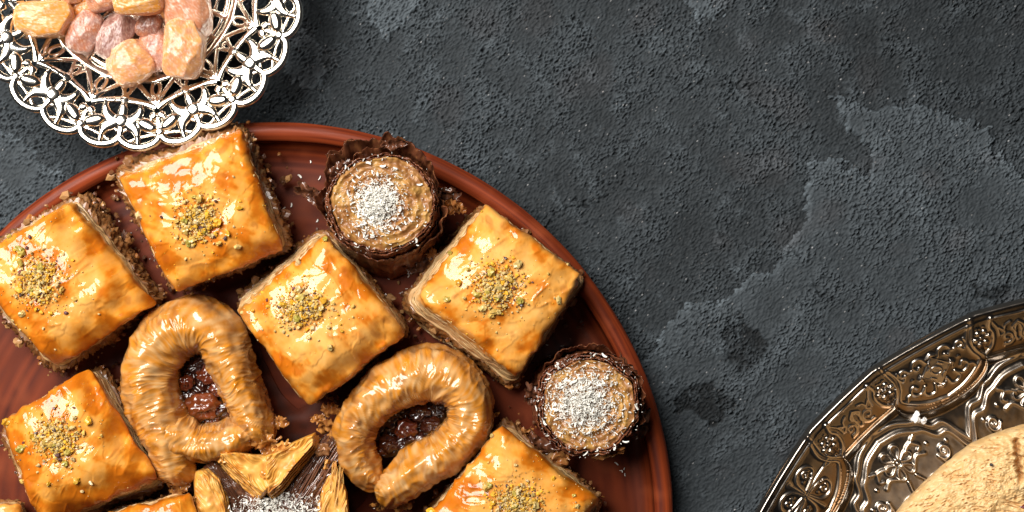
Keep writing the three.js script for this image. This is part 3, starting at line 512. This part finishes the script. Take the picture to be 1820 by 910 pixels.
// ---------------------------------------------------------------- the silver openwork dish
const dishAt = W(241, -35, 130), DK = (HC - 130) / HC;
const dishY = (r) => r > 215 ? 116 + 0.17 * (r - 215) : r > 165 ? lerp(76, 116, sst(160, 222, r)) : lerp(62, 76.4, sst(70, 170, r));
{
  const t = thing('silver_dish', 'round silver openwork dish with a scalloped lace rim, holding amber sugar crystals', 'dish', new V3(dishAt.x, 0, dishAt.z));
  // a rounded strip of metal along points [t, r, half width] of a sector; y follows the dish
  const strip = (pts, w, o = {}) => {
    const { closed = false, n = 44, k = 0.95, up = 0 } = o; const fat = o.fat ?? 1.5;
    const c = new THREE.CatmullRomCurve3(pts.map((p) => new V3(p[0], p[2] ?? w, p[1])), closed, 'centripetal'), q = c.getSpacedPoints(n), m = closed ? n : n + 1;
    return grid(m, 10, (u, v, i) => {
      const a = q[closed ? (i + n - 1) % n : Math.max(0, i - 1)], b = q[closed ? (i + 1) % n : Math.min(n, i + 1)], p = q[i], dx = b.x - a.x, dz = b.z - a.z, l = Math.hypot(dx, dz) || 1, hw = p.y * fat;
      const f = v * 2 * Math.PI, x = p.x + dz / l * hw * Math.cos(f), z = p.z - dx / l * hw * Math.cos(f), s = Math.sin(f);
      return [x * DK, dishY(Math.hypot(x, z)) + up + Math.min(hw, w * fat * 0.8) * k * 1.1 * (s > 0 ? s : s * 0.5), z * DK];
    }, closed, true);
  };
  const leaf = (x0, z0, x1, z1, w, o) => { const P = []; for (let k = 0; k <= 6; k++) { const e = k / 6; P.push([lerp(x0, x1, e), lerp(z0, z1, e), 0.6 + w * Math.pow(Math.sin(e * Math.PI), 0.8)]); } return strip(P, w, { n: 24, k: 0.9, ...o }); };
  const oval = (x, z, a, b, turn, w) => { const P = []; for (let k = 0; k < 14; k++) { const f = k / 14 * 2 * Math.PI, X = a * Math.cos(f), Z = b * Math.sin(f); P.push([x + X * Math.cos(turn) - Z * Math.sin(turn), z + X * Math.sin(turn) + Z * Math.cos(turn)]); } return strip(P, w, { closed: true, n: 40, fat: 1.35 }); };
  const knob = (x, z, r) => { const P = []; return grid(20, 9, (u, v) => { const a = u * 2 * Math.PI, b = v * Math.PI / 2, X = x + r * Math.cos(b) * Math.cos(a), Z = z + r * Math.cos(b) * Math.sin(a); return [X * DK, dishY(Math.hypot(X, Z)) + 5.5 + r * 0.32 * Math.sin(b), Z * DK]; }, true, false); };
  const both = (f) => [f(1), f(-1)];
  // scalloped rim of one sector: two lobes with a cusp between
  const lobe = (s) => { const P = []; const a0 = 0, a1 = 15 * Math.PI / 180; for (let k = 0; k <= 12; k++) { const e = k / 12, an = lerp(a0, a1, e) * s, r = 281 + 16 * Math.pow(Math.sin(e * Math.PI), 0.7) - (e > 0.9 ? (e - 0.9) * 60 : 0); P.push([r * Math.sin(an), r * Math.cos(an)]); } return strip(P, 5.4, { n: 40, k: 0.75 }); };
  const rim = merge(both(lobe));
  const palm = merge([
    leaf(0, 255, 0, 213, 6.2), ...both((s) => strip([[0, 250, 8], [s * 14, 252, 9.5], [s * 26, 242, 8], [s * 31, 230, 5.5], [s * 31, 217, 3]], 6)),
    ...both((s) => strip([[s * 2, 250, 6], [s * 18, 256, 9], [s * 27, 264, 7.5], [s * 32, 276, 4.5], [s * 34, 289, 3.5]], 6)),
    ...both((s) => strip([[0, 254, 6], [s * 1.2, 268, 4], [0, 282, 4]], 4, { n: 14 })), ...both((s) => oval(s * 16, 275, 16.5, 11.2, s * -0.45, 2.6)), knob(0, 250, 12),
    ...both((s) => leaf(s * 24, 246, s * 70, 262, 8.5, { up: 2 })),
    ...both((s) => strip([[s * 34, 278, 2], [s * 50, 272, 2.2], [s * 70, 268, 2.4]], 2.4, { n: 18 })),
  ]);
  const s15 = Math.sin(Math.PI / 12), c15 = Math.cos(Math.PI / 12), onEdge = (r, off = 0) => [r * s15 + off * c15, r * c15 - off * s15];
  const arrow = merge([strip([[...onEdge(276), 6], [...onEdge(266), 5], [...onEdge(252), 5.5], [...onEdge(246), 4]], 5, { n: 20 }), knob(...onEdge(272), 7), leaf(...onEdge(238, 0), ...onEdge(248, 15), 5.2, { up: 3 }), leaf(...onEdge(238, 0), ...onEdge(248, -15), 5.2, { up: 3 })]);
  const arch = merge([...both((s) => strip([[0, 211, 4.5], [s * 28, 214, 4], [s * 57.6, 221, 5]], 4)), knob(0, 210, 8.5)]);
  const lattice = merge([
    oval(...onEdge(192), 14, 7.5, Math.PI / 2 - Math.PI / 12, 3), strip([[...onEdge(224), 4], [...onEdge(206), 3.4]], 4, { n: 10 }),
    ...both((s) => strip([[s * 54, 214, 3], [s * 38, 199, 3.2], [s * 20, 184, 3.6], [s * 6, 174, 5]], 3.4)),
    oval(0, 194, 9, 6, Math.PI / 2, 3), ...both((s) => strip([[0, 206, 3], [s * 10, 188, 2.6], [s * 17, 173, 3.4]], 3, { n: 18 })),
    ...both((s) => strip([[0, 171, 6], [s * 22, 170.5, 5], [s * 46, 166, 6.5]], 6)), ...both((s) => strip([[0, 158, 4], [s * 21, 157, 3.4], [s * 41, 153, 4]], 4)),
    strip([[0, 172, 5], [0, 140, 4], [0, 116, 6]], 5, { n: 14 }), strip([[...onEdge(172), 6], [...onEdge(140), 4.5], [...onEdge(116), 6]], 5, { n: 14 }),
    ...both((s) => strip([[0, 118, 7], [s * 16, 117, 6], [s * 30.5, 114, 7]], 6)), ...both((s) => strip([[0, 142, 3], [s * 18, 138, 2.6], [s * 36, 135, 3]], 3)),
    strip([[0, 116, 5], [0, 92, 5], [0, 76, 6]], 5, { n: 12 }), strip([[...onEdge(118), 4], [...onEdge(98), 3.4], [...onEdge(78), 5]], 4, { n: 12 }),
  ]);
  for (let k = 0; k < 12; k++) for (const [name, g] of [['rim_scallop', rim], ['lace_palmette', palm], ['lace_arrow', arrow], ['lace_arch', arch], ['bowl_lattice', lattice]]) part(name, g, M.silver, t).rotation.y = (24 + 30 * k) * Math.PI / 180;
  const lathe = (pts, n) => grid(n, pts.length, (u, v, i, j) => { const a = u * 2 * Math.PI; return [Math.cos(a) * pts[j][0], pts[j][1], Math.sin(a) * pts[j][0]]; }, true, false);
  part('bowl_floor', lathe([[0, 63], [60, 63], [76, 64], [80, 62], [76, 58], [0, 56]], 96), M.silver, t);
  part('foot', lathe([[66, 58], [58, 46], [54, 30], [62, 14], [84, 5], [88, 1], [84, 0], [60, 8], [46, 30], [50, 56]], 96), M.silver, t);
}

// ---------------------------------------------------------------- sugar crystals in the silver dish
function crystal(label, px, py, w, d, hh, y, turn, c, c2, seed, e = 3.6) {
  const p = W(px, py, y + hh * 0.6), k = (HC - y - hh) / HC;
  const t = thing('sugar_crystal', label, 'sugar crystal', new V3(p.x, y, p.z), 'amber rock sugar crystals in the silver dish');
  const ct = Math.cos(turn), st = Math.sin(turn), N = 66;
  const g = grid(N * 2, N, (u, v) => {
    const a = u * 2 * Math.PI, b = (v - 0.5) * Math.PI, X = Math.sin(b), Y = Math.cos(b) * Math.sin(a), Z = Math.cos(b) * Math.cos(a);
    const q = Math.pow(Math.pow(Math.abs(X), e) + Math.pow(Math.abs(Y), e) + Math.pow(Math.abs(Z), e), -1 / e);
    let x = X * q, yy = Y * q, z = Z * q;
    // cut corners: a few facets of this crystal's own
    for (let f = 0; f < 11; f++) { const fr = rngOf(seed * 31 + f * 7), fa = fr() * 6.283, fb = (fr() - 0.25) * 2.2, fx = Math.cos(fb) * Math.cos(fa), fy = Math.sin(fb), fz = Math.cos(fb) * Math.sin(fa), lim = 0.96 + 0.24 * fr(), dd = x * fx + yy * fy + z * fz; if (dd > lim) { const m = (dd - lim) * 0.92; x -= fx * m; yy -= fy * m; z -= fz * m; } }
    const low = 0.04 * n3(x * 1.2 + seed, yy * 1.2, z * 1.2), mid = 0.020 * fbm(x * 5, yy * 5, z * 5 + seed, 3), fine = 0.011 * fbm(x * 17, yy * 17, z * 17 + seed, 3) + 0.004 * n3(x * 2.5 + seed, yy * 2, z * 26);
    const s = 1 + low + mid + fine;
    x *= w / 2 * s * k; yy *= hh / 2 * s; z *= d / 2 * s * k;
    const tone = fbm(x / 20, z / 20, yy / 20 + seed, 4), frost = sst(0.05, 0.5, fbm(x / 8, z / 8, yy / 8 + seed * 2, 3));
    const col = mix3(mix3(c, c2, clamp(0.5 + tone)), [0.95, 0.74, 0.60], 0.35 * sst(0.4, 0.9, frost) + 0.28 * sst(0.15, 0.7, n3(x / 3.2, z / 3.2, yy / 3.2 + seed)));
    return [x * ct + z * st, hh / 2 + yy, -x * st + z * ct, ...col];
  }, true, false, true);
  part('crystal_body', g, CRYSTAL[c === AM || c === AM2 || c === DA ? 0 : c === MV || c === MV2 ? 2 : 1], t);
  return t;
}
const AM = [0.80, 0.30, 0.030], AM2 = [0.80, 0.37, 0.10], PK = [0.54, 0.18, 0.08], PK2 = [0.68, 0.29, 0.14], MV = [0.28, 0.12, 0.095], MV2 = [0.44, 0.23, 0.185], DA = [0.62, 0.14, 0.01];
crystal('large amber block, leftmost of the crystals in the silver dish', 78, 34, 104, 64, 56, 78, 0.05, AM, AM2, 2, 5);
crystal('pinkish crystal beside the leftmost amber block', 150, 56, 56, 78, 46, 72, -0.35, PK, MV2, 5);
crystal('greyish mauve crystal with a rough face, above the lowest round crystal', 204, 64, 58, 90, 50, 70, -0.5, MV, MV2, 9);
crystal('rounded amber crystal lying lowest in the heap', 231, 112, 82, 78, 56, 78, 0.6, AM2, PK2, 12, 2.8);
crystal('tall amber crystal with a striped face, on top at the right of the heap', 327, 87, 72, 104, 62, 100, -0.08, AM2, PK2, 16, 4.6);
crystal('big pale pink crystal behind the striped one', 332, 12, 84, 116, 66, 84, 0.15, PK2, PK, 21);
crystal('amber block cut by the top edge, in the middle of the heap', 245, -4, 88, 60, 56, 112, 0.08, AM2, AM, 25, 5);
crystal('pink crystal cut by the top edge, left of the middle amber block', 178, -4, 50, 48, 46, 88, 0.3, PK2, PK, 29);
crystal('small dark mauve crystal wedged in the middle of the heap', 264, 45, 44, 50, 40, 78, -0.3, MV, PK, 33);
crystal('mauve crystal half hidden under the striped one', 277, 88, 52, 78, 44, 70, 0.25, MV2, PK, 38);
crystal('pale sliver of crystal at the top edge over the leftmost block', 126, -10, 36, 34, 34, 92, 0.2, AM2, PK2, 41);
crystal('deep orange crystal in the shade under the pink ones', 148, 6, 58, 50, 40, 66, 0.1, DA, AM, 44);

// ---------------------------------------------------------------- the bronze tray
const TRAY = W(1970, 1207, 84), TK = (HC - 84) / HC, TR = 691;
const EW = 650, EH = 360, emb = new Float32Array(EW * EH);      // embossed pattern of one 60 degree stretch: along the rim, in from the edge
{
  const put = (x, y, r, f) => { for (let j = Math.max(0, Math.floor(y - r)); j <= Math.min(EH - 1, y + r); j++) for (let i = Math.floor(x - r); i <= x + r; i++) { const k = j * EW + ((i % EW) + EW) % EW, a = f(i - x, j - y); if (a > 0 ? a > emb[k] : a < emb[k]) emb[k] = a; } };
  const line = (pts, w = 2.4, h = 3.2, smooth = true) => { w *= 1.28;
    const c = smooth ? new THREE.CatmullRomCurve3(pts.map((p) => new V3(p[0], 0, p[1])), false, 'centripetal') : null;
    const q = smooth ? c.getSpacedPoints(Math.ceil(c.getLength() / 1.1)).map((p) => [p.x, p.z]) : pts.flatMap((p, i) => i ? Array.from({ length: 60 }, (_, k) => [lerp(pts[i - 1][0], p[0], k / 60), lerp(pts[i - 1][1], p[1], k / 60)]) : [p]);
    for (const [x, y] of q) put(x, y, w * 2.6, (dx, dy) => h * Math.exp(-(dx * dx + dy * dy) / (w * w)));
  };
  const dome = (x, y, r, h) => put(x, y, r, (dx, dy) => { const d = (dx * dx + dy * dy) / (r * r); return d < 1 ? 0.62 * h * (1 - d) : 0; });
  const spiral = (x, y, r, a0, turns, s = 1, w = 2.2, h = 3) => { const P = []; for (let k = 0; k <= 22; k++) { const e = k / 22, a = a0 + s * e * turns * 6.283; P.push([x + r * (1 - 0.8 * e) * Math.cos(a), y + r * (1 - 0.8 * e) * Math.sin(a)]); } line(P, w, h); };
  const ring = (x, y, a, b, turn = 0, w = 2.2, h = 3) => { const P = []; for (let k = 0; k <= 26; k++) { const f = k / 26 * 6.2832, X = a * Math.cos(f), Y = b * Math.sin(f); P.push([x + X * Math.cos(turn) - Y * Math.sin(turn), y + X * Math.sin(turn) + Y * Math.cos(turn)]); } line(P, w, h); };
  const drop = (x, y, len, wid, a, h) => { const P = []; for (let k = 0; k <= 20; k++) { const f = k / 20 * 6.2832, X = len * (0.5 - 0.5 * Math.cos(f)), Y = wid * Math.sin(f) * (0.35 + 0.65 * (0.5 - 0.5 * Math.cos(f))); P.push([x + X * Math.cos(a) - Y * Math.sin(a), y + X * Math.sin(a) + Y * Math.cos(a)]); } line(P, 2, h); };
  const mir = (f, o = 0) => { for (const s of [1, -1]) f((x) => o + s * x, s); };
  for (const [O, kind] of [[0, 0], [325, 1]]) {
    // medallion frame, the shields with flowers beside it, the edge of the rim
    line([[O - 76, 17], [O + 76, 17]], 2, 2.6, false);
    mir((X) => { line([[X(76), 17], [X(69), 34], [X(67), 48], [X(72), 66], [X(82), 84], [X(66), 101], [X(36), 117], [X(0), 124]], 2.6, 3.4); line([[X(83), 1], [X(82), 16], [X(78), 36], [X(77), 50], [X(81), 66], [X(93), 82]], 3, 4.2); }, O);
    mir((X) => {
      line([[X(96), 84], [X(113), 68], [X(117), 48], [X(112), 34], [X(116), 18]], 3, 4.2);
      dome(X(96), 50, 6, 8); for (let k = 0; k < 6; k++) dome(X(96) + 11.5 * Math.cos(k * 1.047), 50 + 11.5 * Math.sin(k * 1.047), 6.2, 8);
      for (let k = 0; k < 3; k++) { dome(X(90 + 6 * k), 30 + 2 * (k % 2), 3.6, 3); dome(X(91 + 5 * k), 70 + 2 * (k % 2), 3.4, 3); }
    }, O);
    // narrow panel beside it (shared with the next medallion)
    const Q = O + 162;
    mir((X) => { line([[X(0), 22], [X(44), 22], [X(36), 40], [X(34), 55]], 2, 2.6); spiral(X(20), 62, 12, 2, 1.1, X(1) > X(0) ? 1 : -1); line([[X(0), 36], [X(10), 46], [X(4), 60], [X(14), 74], [X(26), 76]], 2.2, 3); line([[X(34), 40], [X(26), 46], [X(22), 38], [X(14), 34]], 2.2, 3); line([[X(30), 56], [X(24), 50], [X(30), 44]], 2, 2.6); }, Q);
    ring(Q, 56, 6, 15, 0, 2.2, 3);
    if (!kind) {                                              // diamond with scrolls
      const D = 33; line([[O, 67 - D], [O + 4, 67 - D + 3], [O + D - 4, 64], [O + D - 1, 67], [O + D - 4, 70], [O + 4, 67 + D - 3], [O, 67 + D], [O - 4, 67 + D - 3], [O - D + 4, 70], [O - D + 1, 67], [O - D + 4, 64], [O - 4, 67 - D + 3], [O, 67 - D]], 3.2, 5.4);
      put(O, 67, 28, (dx, dy) => Math.abs(dx) + Math.abs(dy) < 30 ? 2.2 : 0);
      ring(O, 67, 10, 7, 0.6, 2, 4.4); line([[O - 15, 60], [O - 9, 56], [O - 8, 48]], 1.8, 4); line([[O + 14, 76], [O + 8, 80], [O + 6, 86]], 1.8, 4); line([[O + 14, 60], [O + 8, 54]], 1.8, 4); line([[O - 14, 76], [O - 7, 82]], 1.8, 4);
      mir((X, s) => {
        line([[X(12), 44], [X(18), 32], [X(30), 31], [X(36), 40], [X(30), 50], [X(25), 46]], 2.4, 3.4); line([[X(12), 90], [X(18), 104], [X(30), 105], [X(37), 96], [X(31), 85]], 2.4, 3.4);
        line([[X(34), 44], [X(44), 44], [X(50), 36], [X(58), 36], [X(60), 44], [X(54), 47]], 2.3, 3.2); line([[X(52), 46], [X(60), 54], [X(66), 44], [X(64), 34]], 2.2, 3);
        line([[X(34), 88], [X(44), 94], [X(54), 90], [X(58), 80], [X(50), 74], [X(45), 80]], 2.3, 3.2); line([[X(60), 84], [X(68), 86], [X(72), 92]], 2.2, 3); dome(X(46), 62, 4.5, 3);
      }, O);
    } else {                                                  // four hearts in a cross
      line([[O, 26], [O, 112]], 2.6, 3.6, false); line([[O - 60, 67], [O + 60, 67]], 2.6, 3.6, false);
      mir((X, s) => { for (const v of [1, -1]) { line([[X(3), 67 + v * 4], [X(10), 67 + v * 30], [X(26), 67 + v * 38], [X(42), 67 + v * 30], [X(44), 67 + v * 16], [X(30), 67 + v * 8], [X(8), 67 + v * 3]], 2.5, 3.6); spiral(X(28), 67 + v * 22, 9, 0, 1, s * v, 2, 3.2); dome(X(16), 67 + v * 18, 4, 3); dome(X(36), 67 + v * 13, 3.4, 2.6); } drop(X(62), 67, 16, 6, s > 0 ? 0 : Math.PI, 2.6); }, O);
      drop(O, 34, 12, 5, -Math.PI / 2, 2.6);
    }
    // the well: two ogee lines, volutes, a flower of pits
    mir((X, s) => {
      const l1 = [[0, 212], [14, 192], [34, 160], [58, 156], [78, 134], [92, 128], [120, 112], [163, 103]];
      for (const [o, w, h] of [[0, 3.4, 5], [20, 3.2, 4.6]]) line(l1.map(([x, y]) => [X(x), y + o * (x < 20 ? 1.25 : 1)]), w, h);
      spiral(X(66), 206, 16, s > 0 ? 0.4 : 2.7, 1.35, s, 3, 4.4); line([[X(82), 210], [X(70), 232], [X(44), 240], [X(10), 262]], 3, 4.2);
      dome(X(88), 178, 5, 4.2); dome(X(48), 194, 5, 4.2); dome(X(62), 246, 4.5, 4);
      line([[X(100), 150], [X(112), 158], [X(104), 172], [X(112), 178]], 2.6, 3.8); line([[X(112), 158], [X(124), 160], [X(136), 166]], 2.6, 3.8); line([[X(104), 190], [X(122), 184], [X(140), 196]], 2.6, 3.6);
      for (let k = 0; k < 3; k++) drop(X(162 - 8 * Math.cos(k * 1.05 - 1.05)), 172 + 8 * Math.sin(k * 1.05 - 1.05), 26, 11, Math.atan2(Math.sin(k * 1.05 - 1.05), -s * Math.cos(k * 1.05 - 1.05)), 3.6);
      ring(X(96), 262, 46, 22, -s * 0.5, 3, 4); line([[X(150), 210], [X(140), 235], [X(150), 262]], 2.6, 3.6); dome(X(90), 262, 6, 3);
      line([[X(0), 330], [X(40), 318], [X(100), 312], [X(163), 318]], 3, 4);
    }, O);
    ring(Q, 172, 8, 8, 0, 2, 3.4); dome(Q, 172, 4.5, 4);
  }
}
const embAt = (T, q) => { if (q < 0 || q > EH - 2) return 0; T = ((T % EW) + EW) % EW; const i = Math.floor(T), j = Math.floor(q), a = T - i, b = q - j, i2 = (i + 1) % EW; return lerp(lerp(emb[j * EW + i], emb[j * EW + i2], a), lerp(emb[(j + 1) * EW + i], emb[(j + 1) * EW + i2], a), b); };
{
  const t = thing('bronze_tray', 'round antique bronze tray with an embossed scroll pattern, under the pale halva', 'tray', new V3(TRAY.x, 0, TRAY.z));
  const angs = [], dense0 = 98, dense1 = 168;
  for (let a = dense0; a < dense1; a += 0.105) angs.push(a);
  for (let a = dense1; a < dense0 + 360; a += 1) angs.push(a);
  const edgeQ = (T) => { const m = ((T % 325) + 325) % 325, d = Math.min(m, 325 - m); return d < 96 ? 86 + 46 * Math.sqrt(Math.max(0, 1 - (d / 96) ** 2)) : 86; };
  const prof = (q, T) => {
    const eq = edgeQ(T);
    if (q < 5) return 76 + 8.5 * Math.sin(q / 5 * Math.PI / 2);
    if (q < 19) return lerp(84.5, 79, sst(5, 19, q));
    if (q < eq) { const e = (q - 19) / (eq - 19); return 40 + 39 * Math.pow(1 - e, 1.5) + 3.5 * Math.sin(e * Math.PI) - 1.4 * sst(0, 0.06, e); }
    const e = q - eq; return 40 + 4.5 * Math.exp(-((e - 4) ** 2) / 14) - 20 * sst(4, 20, e);
  };
  const mesh = (qs, y0) => grid(angs.length, qs.length, (u, v, i, j) => {
    const q = qs[j], a = angs[i] * Math.PI / 180, T = (118.75 - angs[i]) * Math.PI / 180 * 620, m30 = ((angs[i] - 118.75) % 30 + 45) % 30 - 15, sg = Math.abs(m30) < 8.8 ? [8.8, m30] : [6.2, m30 - 15 * Math.sign(m30)], cut = 1 - 0.6 * (1 - Math.cos(sg[0] * Math.PI / 180) / Math.cos(sg[1] * Math.PI / 180)) * sst(120, 0, q), r = Math.max(0, TR * 1.003 * cut - Math.max(0, q)) * TK;
    let h = prof(Math.max(0, q), T) + embAt(T, q) + 0.5 * fbm(r / 40, a * 16, 5, 2);
    if (q < 0) h = 74 + q * 1.0;
    const em = q < 6 ? 2.4 : embAt(T, q), wear = clamp(em / 3.2), e = clamp((q - 19) / (edgeQ(T) - 19)), inWell = q > edgeQ(T) + 2, blot = fbm(r / 30, a * 22, 8, 3);
    let c = inWell ? mix3([0.13, 0.108, 0.088], [0.21, 0.17, 0.13], clamp(0.5 + blot)) : mix3([0.15, 0.132, 0.118], [0.24, 0.16, 0.095], sst(0.2, 0.9, e + 0.25 * blot));
    c = mix3(c, [0.60, 0.52, 0.44], 0.8 * wear);
    return [Math.cos(a) * (r + (q < 0 ? 1.5 : 0)), h, -Math.sin(a) * (r + (q < 0 ? 1.5 : 0)), ...c];
  }, true, false);
  const qr = [-8, -5, -2.5]; for (let q = 0; q <= 134; q += 1.15) qr.push(q);
  const qw = []; for (let q = 134.15; q < 345; q += 1.3) qw.push(q); for (let q = 350; q <= 691; q += 24) qw.push(q); qw.push(691);
  qr.push(134.15);
  part('embossed_rim', mesh(qr), M.bronze, t);
  part('embossed_well', mesh(qw), M.bronze, t);
  const ln = [[TR - 2, 76], [TR - 20, 60], [TR - 90, 22], [TR - 140, 2], [0, 0]].map(([r, h]) => [r * TK, h]);
  part('underside', grid(240, ln.length, (u, v, i, j) => [Math.cos(u * 6.28319) * ln[j][0], ln[j][1], Math.sin(u * 6.28319) * ln[j][0], 0.3, 0.22, 0.15], true, false), M.bronze, t);
}

// ---------------------------------------------------------------- halva on the bronze tray
function halva(label, pts, o) {
  const m = W(o.at[0], o.at[1], 24), t = thing('halva_piece', label, 'halva', new V3(m.x, 22, m.z));
  const C0 = [0.66, 0.40, 0.155], C1 = [0.73, 0.49, 0.23], C2 = [0.50, 0.27, 0.10];
  const crack = (x, y) => { const s = 0.3 * n3(x / 60, y / 60, 3); return Math.pow(1 - Math.abs(n3(x / 46 + s, y / 15 + s, o.seed + 2)), 9) * sst(-0.1, 0.5, n3(x / 50, y / 50, o.seed + 8)); };
  const split = (x, y) => { const t = clamp((y - 776) / 90), cx = 1804 + 12 * t + 3 * n3(y / 12, 3, 8); return Math.exp(-(((x - cx) / 4.2) ** 2)) * sst(0, 0.1, t) * sst(1, 0.7, t); };
  const g = mound(pts, {
    hTop: o.h, hEdge: o.h - 40, hBase: 24, n: 480, rings: 190, tension: 0.5, round: 0.13, wob: 0.012, foot: 0.97,
    disp: (x, y) => 6 * fbm(x / 70, y / 70, o.seed, 2) + 3.4 * fbm(x / 24, y / 15, o.seed + 4, 4) + 0.8 * n3(x / 5.5, y / 5, o.seed) + 1.2 * Math.max(0, n3(x / 10, y / 9, o.seed + 60)) - 22 * split(x, y) - 5 * crack(x, y) - 4 * sst(0.7, 0.9, n3(x / 16, y / 10, o.seed + 30)),
    color: (x, y, s) => { let c = mix3(C0, C1, clamp(0.5 + fbm(x / 30, y / 18, o.seed + 9, 3))); c = mix3(c, C2, 0.8 * clamp(split(x, y) * 1.3 + 0.8 * crack(x, y) + sst(0.7, 0.92, n3(x / 16, y / 10, o.seed + 30)))); return n3(x / 7, y / 7, o.seed + 55) > 0.925 && n3(x / 60, y / 60, 2) > 0.1 ? [0.12, 0.06, 0.03] : c; },
  });
  wpart('halva_body', g, M.halva, t);
  return t;
}
halva('large rough mound of pale tan halva on the bronze tray', [[1580, 935], [1602, 898], [1632, 866], [1662, 838], [1690, 814], [1716, 794], [1742, 780], [1772, 768], [1810, 756], [1880, 742], [1970, 760], [2040, 840], [2050, 960], [1960, 1090], [1800, 1140], [1660, 1090], [1590, 1010]], { at: [1800, 930], h: 196, seed: 3 });
{
  const c = W(1816, 902, 190), t = thing('red_fruit_bit', 'small dark red fruit bit on the halva at the lower right corner', 'fruit bit', new V3(c.x, 184, c.z));
  wpart('fruit_body', walnut(W(1819, 904, 190), 7, [0.12, 0.008, 0.01], 6), M.wet, t);
  const s = W(1762, 826, 190), k = thing('black_seed', 'single tiny black seed on the pale halva', 'seed', new V3(s.x, 188, s.z));
  wpart('seed_body', walnut(W(1762, 826, 190), 2.6, [0.02, 0.012, 0.01], 3), M.nut, k);
}
for (const [px, py, s, label] of [[1627, 745, 9, 'larger white sugar chip on the bronze tray by the halva'], [1641, 749, 5, 'smaller white sugar chip beside the larger one on the bronze tray']]) {
  const c = W(px, py, 46), t = thing('sugar_chip', label, 'sugar chip', new V3(c.x, 42, c.z), 'white sugar chips on the bronze tray');
  wpart('chip_body', merge([lumpAt(c, s, [0.8, 0.79, 0.77], 4), lumpAt(c.clone().add(new V3(2, 1, -s * 0.8)), s * 0.7, [0.8, 0.79, 0.77], 5)]), M.coconut, t);
}

// ---------------------------------------------------------------- added dark sheet: shade between the pastries, put into its colour
{
  const c = W(560, 740, FLOOR), t = thing('gap_shade_sheet', 'dark sheet added on the plate as painted shade between the two ring pastries', 'syrup', new V3(c.x, FLOOR, c.z));
  wpart('shade_surface', mound([[440, 560], [470, 640], [520, 720], [600, 745], [660, 690], [690, 650], [640, 900], [560, 960], [470, 860], [420, 900], [330, 900], [240, 640], [330, 560]], { hTop: FLOOR + 5, hEdge: FLOOR + 4, hBase: FLOOR + 0.6, n: 160, rings: 30, round: 0.06, wob: 0.03, disp: (x, y) => 1.2 * n3(x / 40, y / 40, 4), color: (x, y) => mix3([0.040, 0.009, 0.004], [0.075, 0.014, 0.005], clamp(0.5 + n3(x / 30, y / 30, 8))) }), M.terracotta, t);
}

// ---------------------------------------------------------------- loose crumbs and shreds on the plate
{
  const list = [];
  const area = (x0, y0, x1, y1, n) => { for (let k = 0; k < n; k++) list.push([W(rr(x0, x1), rr(y0, y1), FLOOR + 2), rr(4, 9), 0.15]); };
  area(1060, 800, 1115, 850, 9); area(520, 260, 600, 330, 4); area(545, 330, 580, 400, 8); area(480, 340, 520, 440, 8); area(560, 730, 600, 850, 6); area(690, 470, 740, 520, 6); area(940, 600, 1000, 640, 5);
  const o = new THREE.Group();
  shreds('loose_coconut_shreds', o, list);
  const m = o.children[0]; m.userData.label = 'stray white coconut shreds lying on the terracotta plate'; m.userData.category = 'coconut shreds';
  scene.add(m);
  const bits = [];
  for (const [x0, y0, x1, y1, n, h] of [[150, 320, 300, 520, 170, 60], [205, 270, 300, 300, 50, 90], [460, 250, 520, 440, 46, 60], [255, 500, 310, 540, 36, 60], [690, 500, 760, 600, 46, 40], [730, 570, 850, 650, 46, 50], [640, 860, 780, 905, 30, 34], [860, 690, 960, 780, 40, 34], [560, 700, 620, 740, 16, 34], [960, 560, 1040, 610, 18, 40], [120, 640, 210, 670, 30, 34]])
    for (let k = 0; k < n * 0.32; k++) bits.push(lumpAt(W(rr(x0, x1), rr(y0, y1), FLOOR + 2 + rr(0, h * 0.6)), R() < 0.15 ? rr(5, 8) : rr(1.5, 4.5), mul3(pick(NUTC), rr(0.7, 1.3))));
  const c = new THREE.Mesh(merge(bits), M.nut); c.name = 'pastry_crumbs'; c.castShadow = c.receiveShadow = true;
  c.userData = { kind: 'stuff', label: 'brown nut and pastry crumbs strewn between the pastries on the plate', category: 'crumbs' };
  scene.add(c);
}

renderer.render(scene, camera);
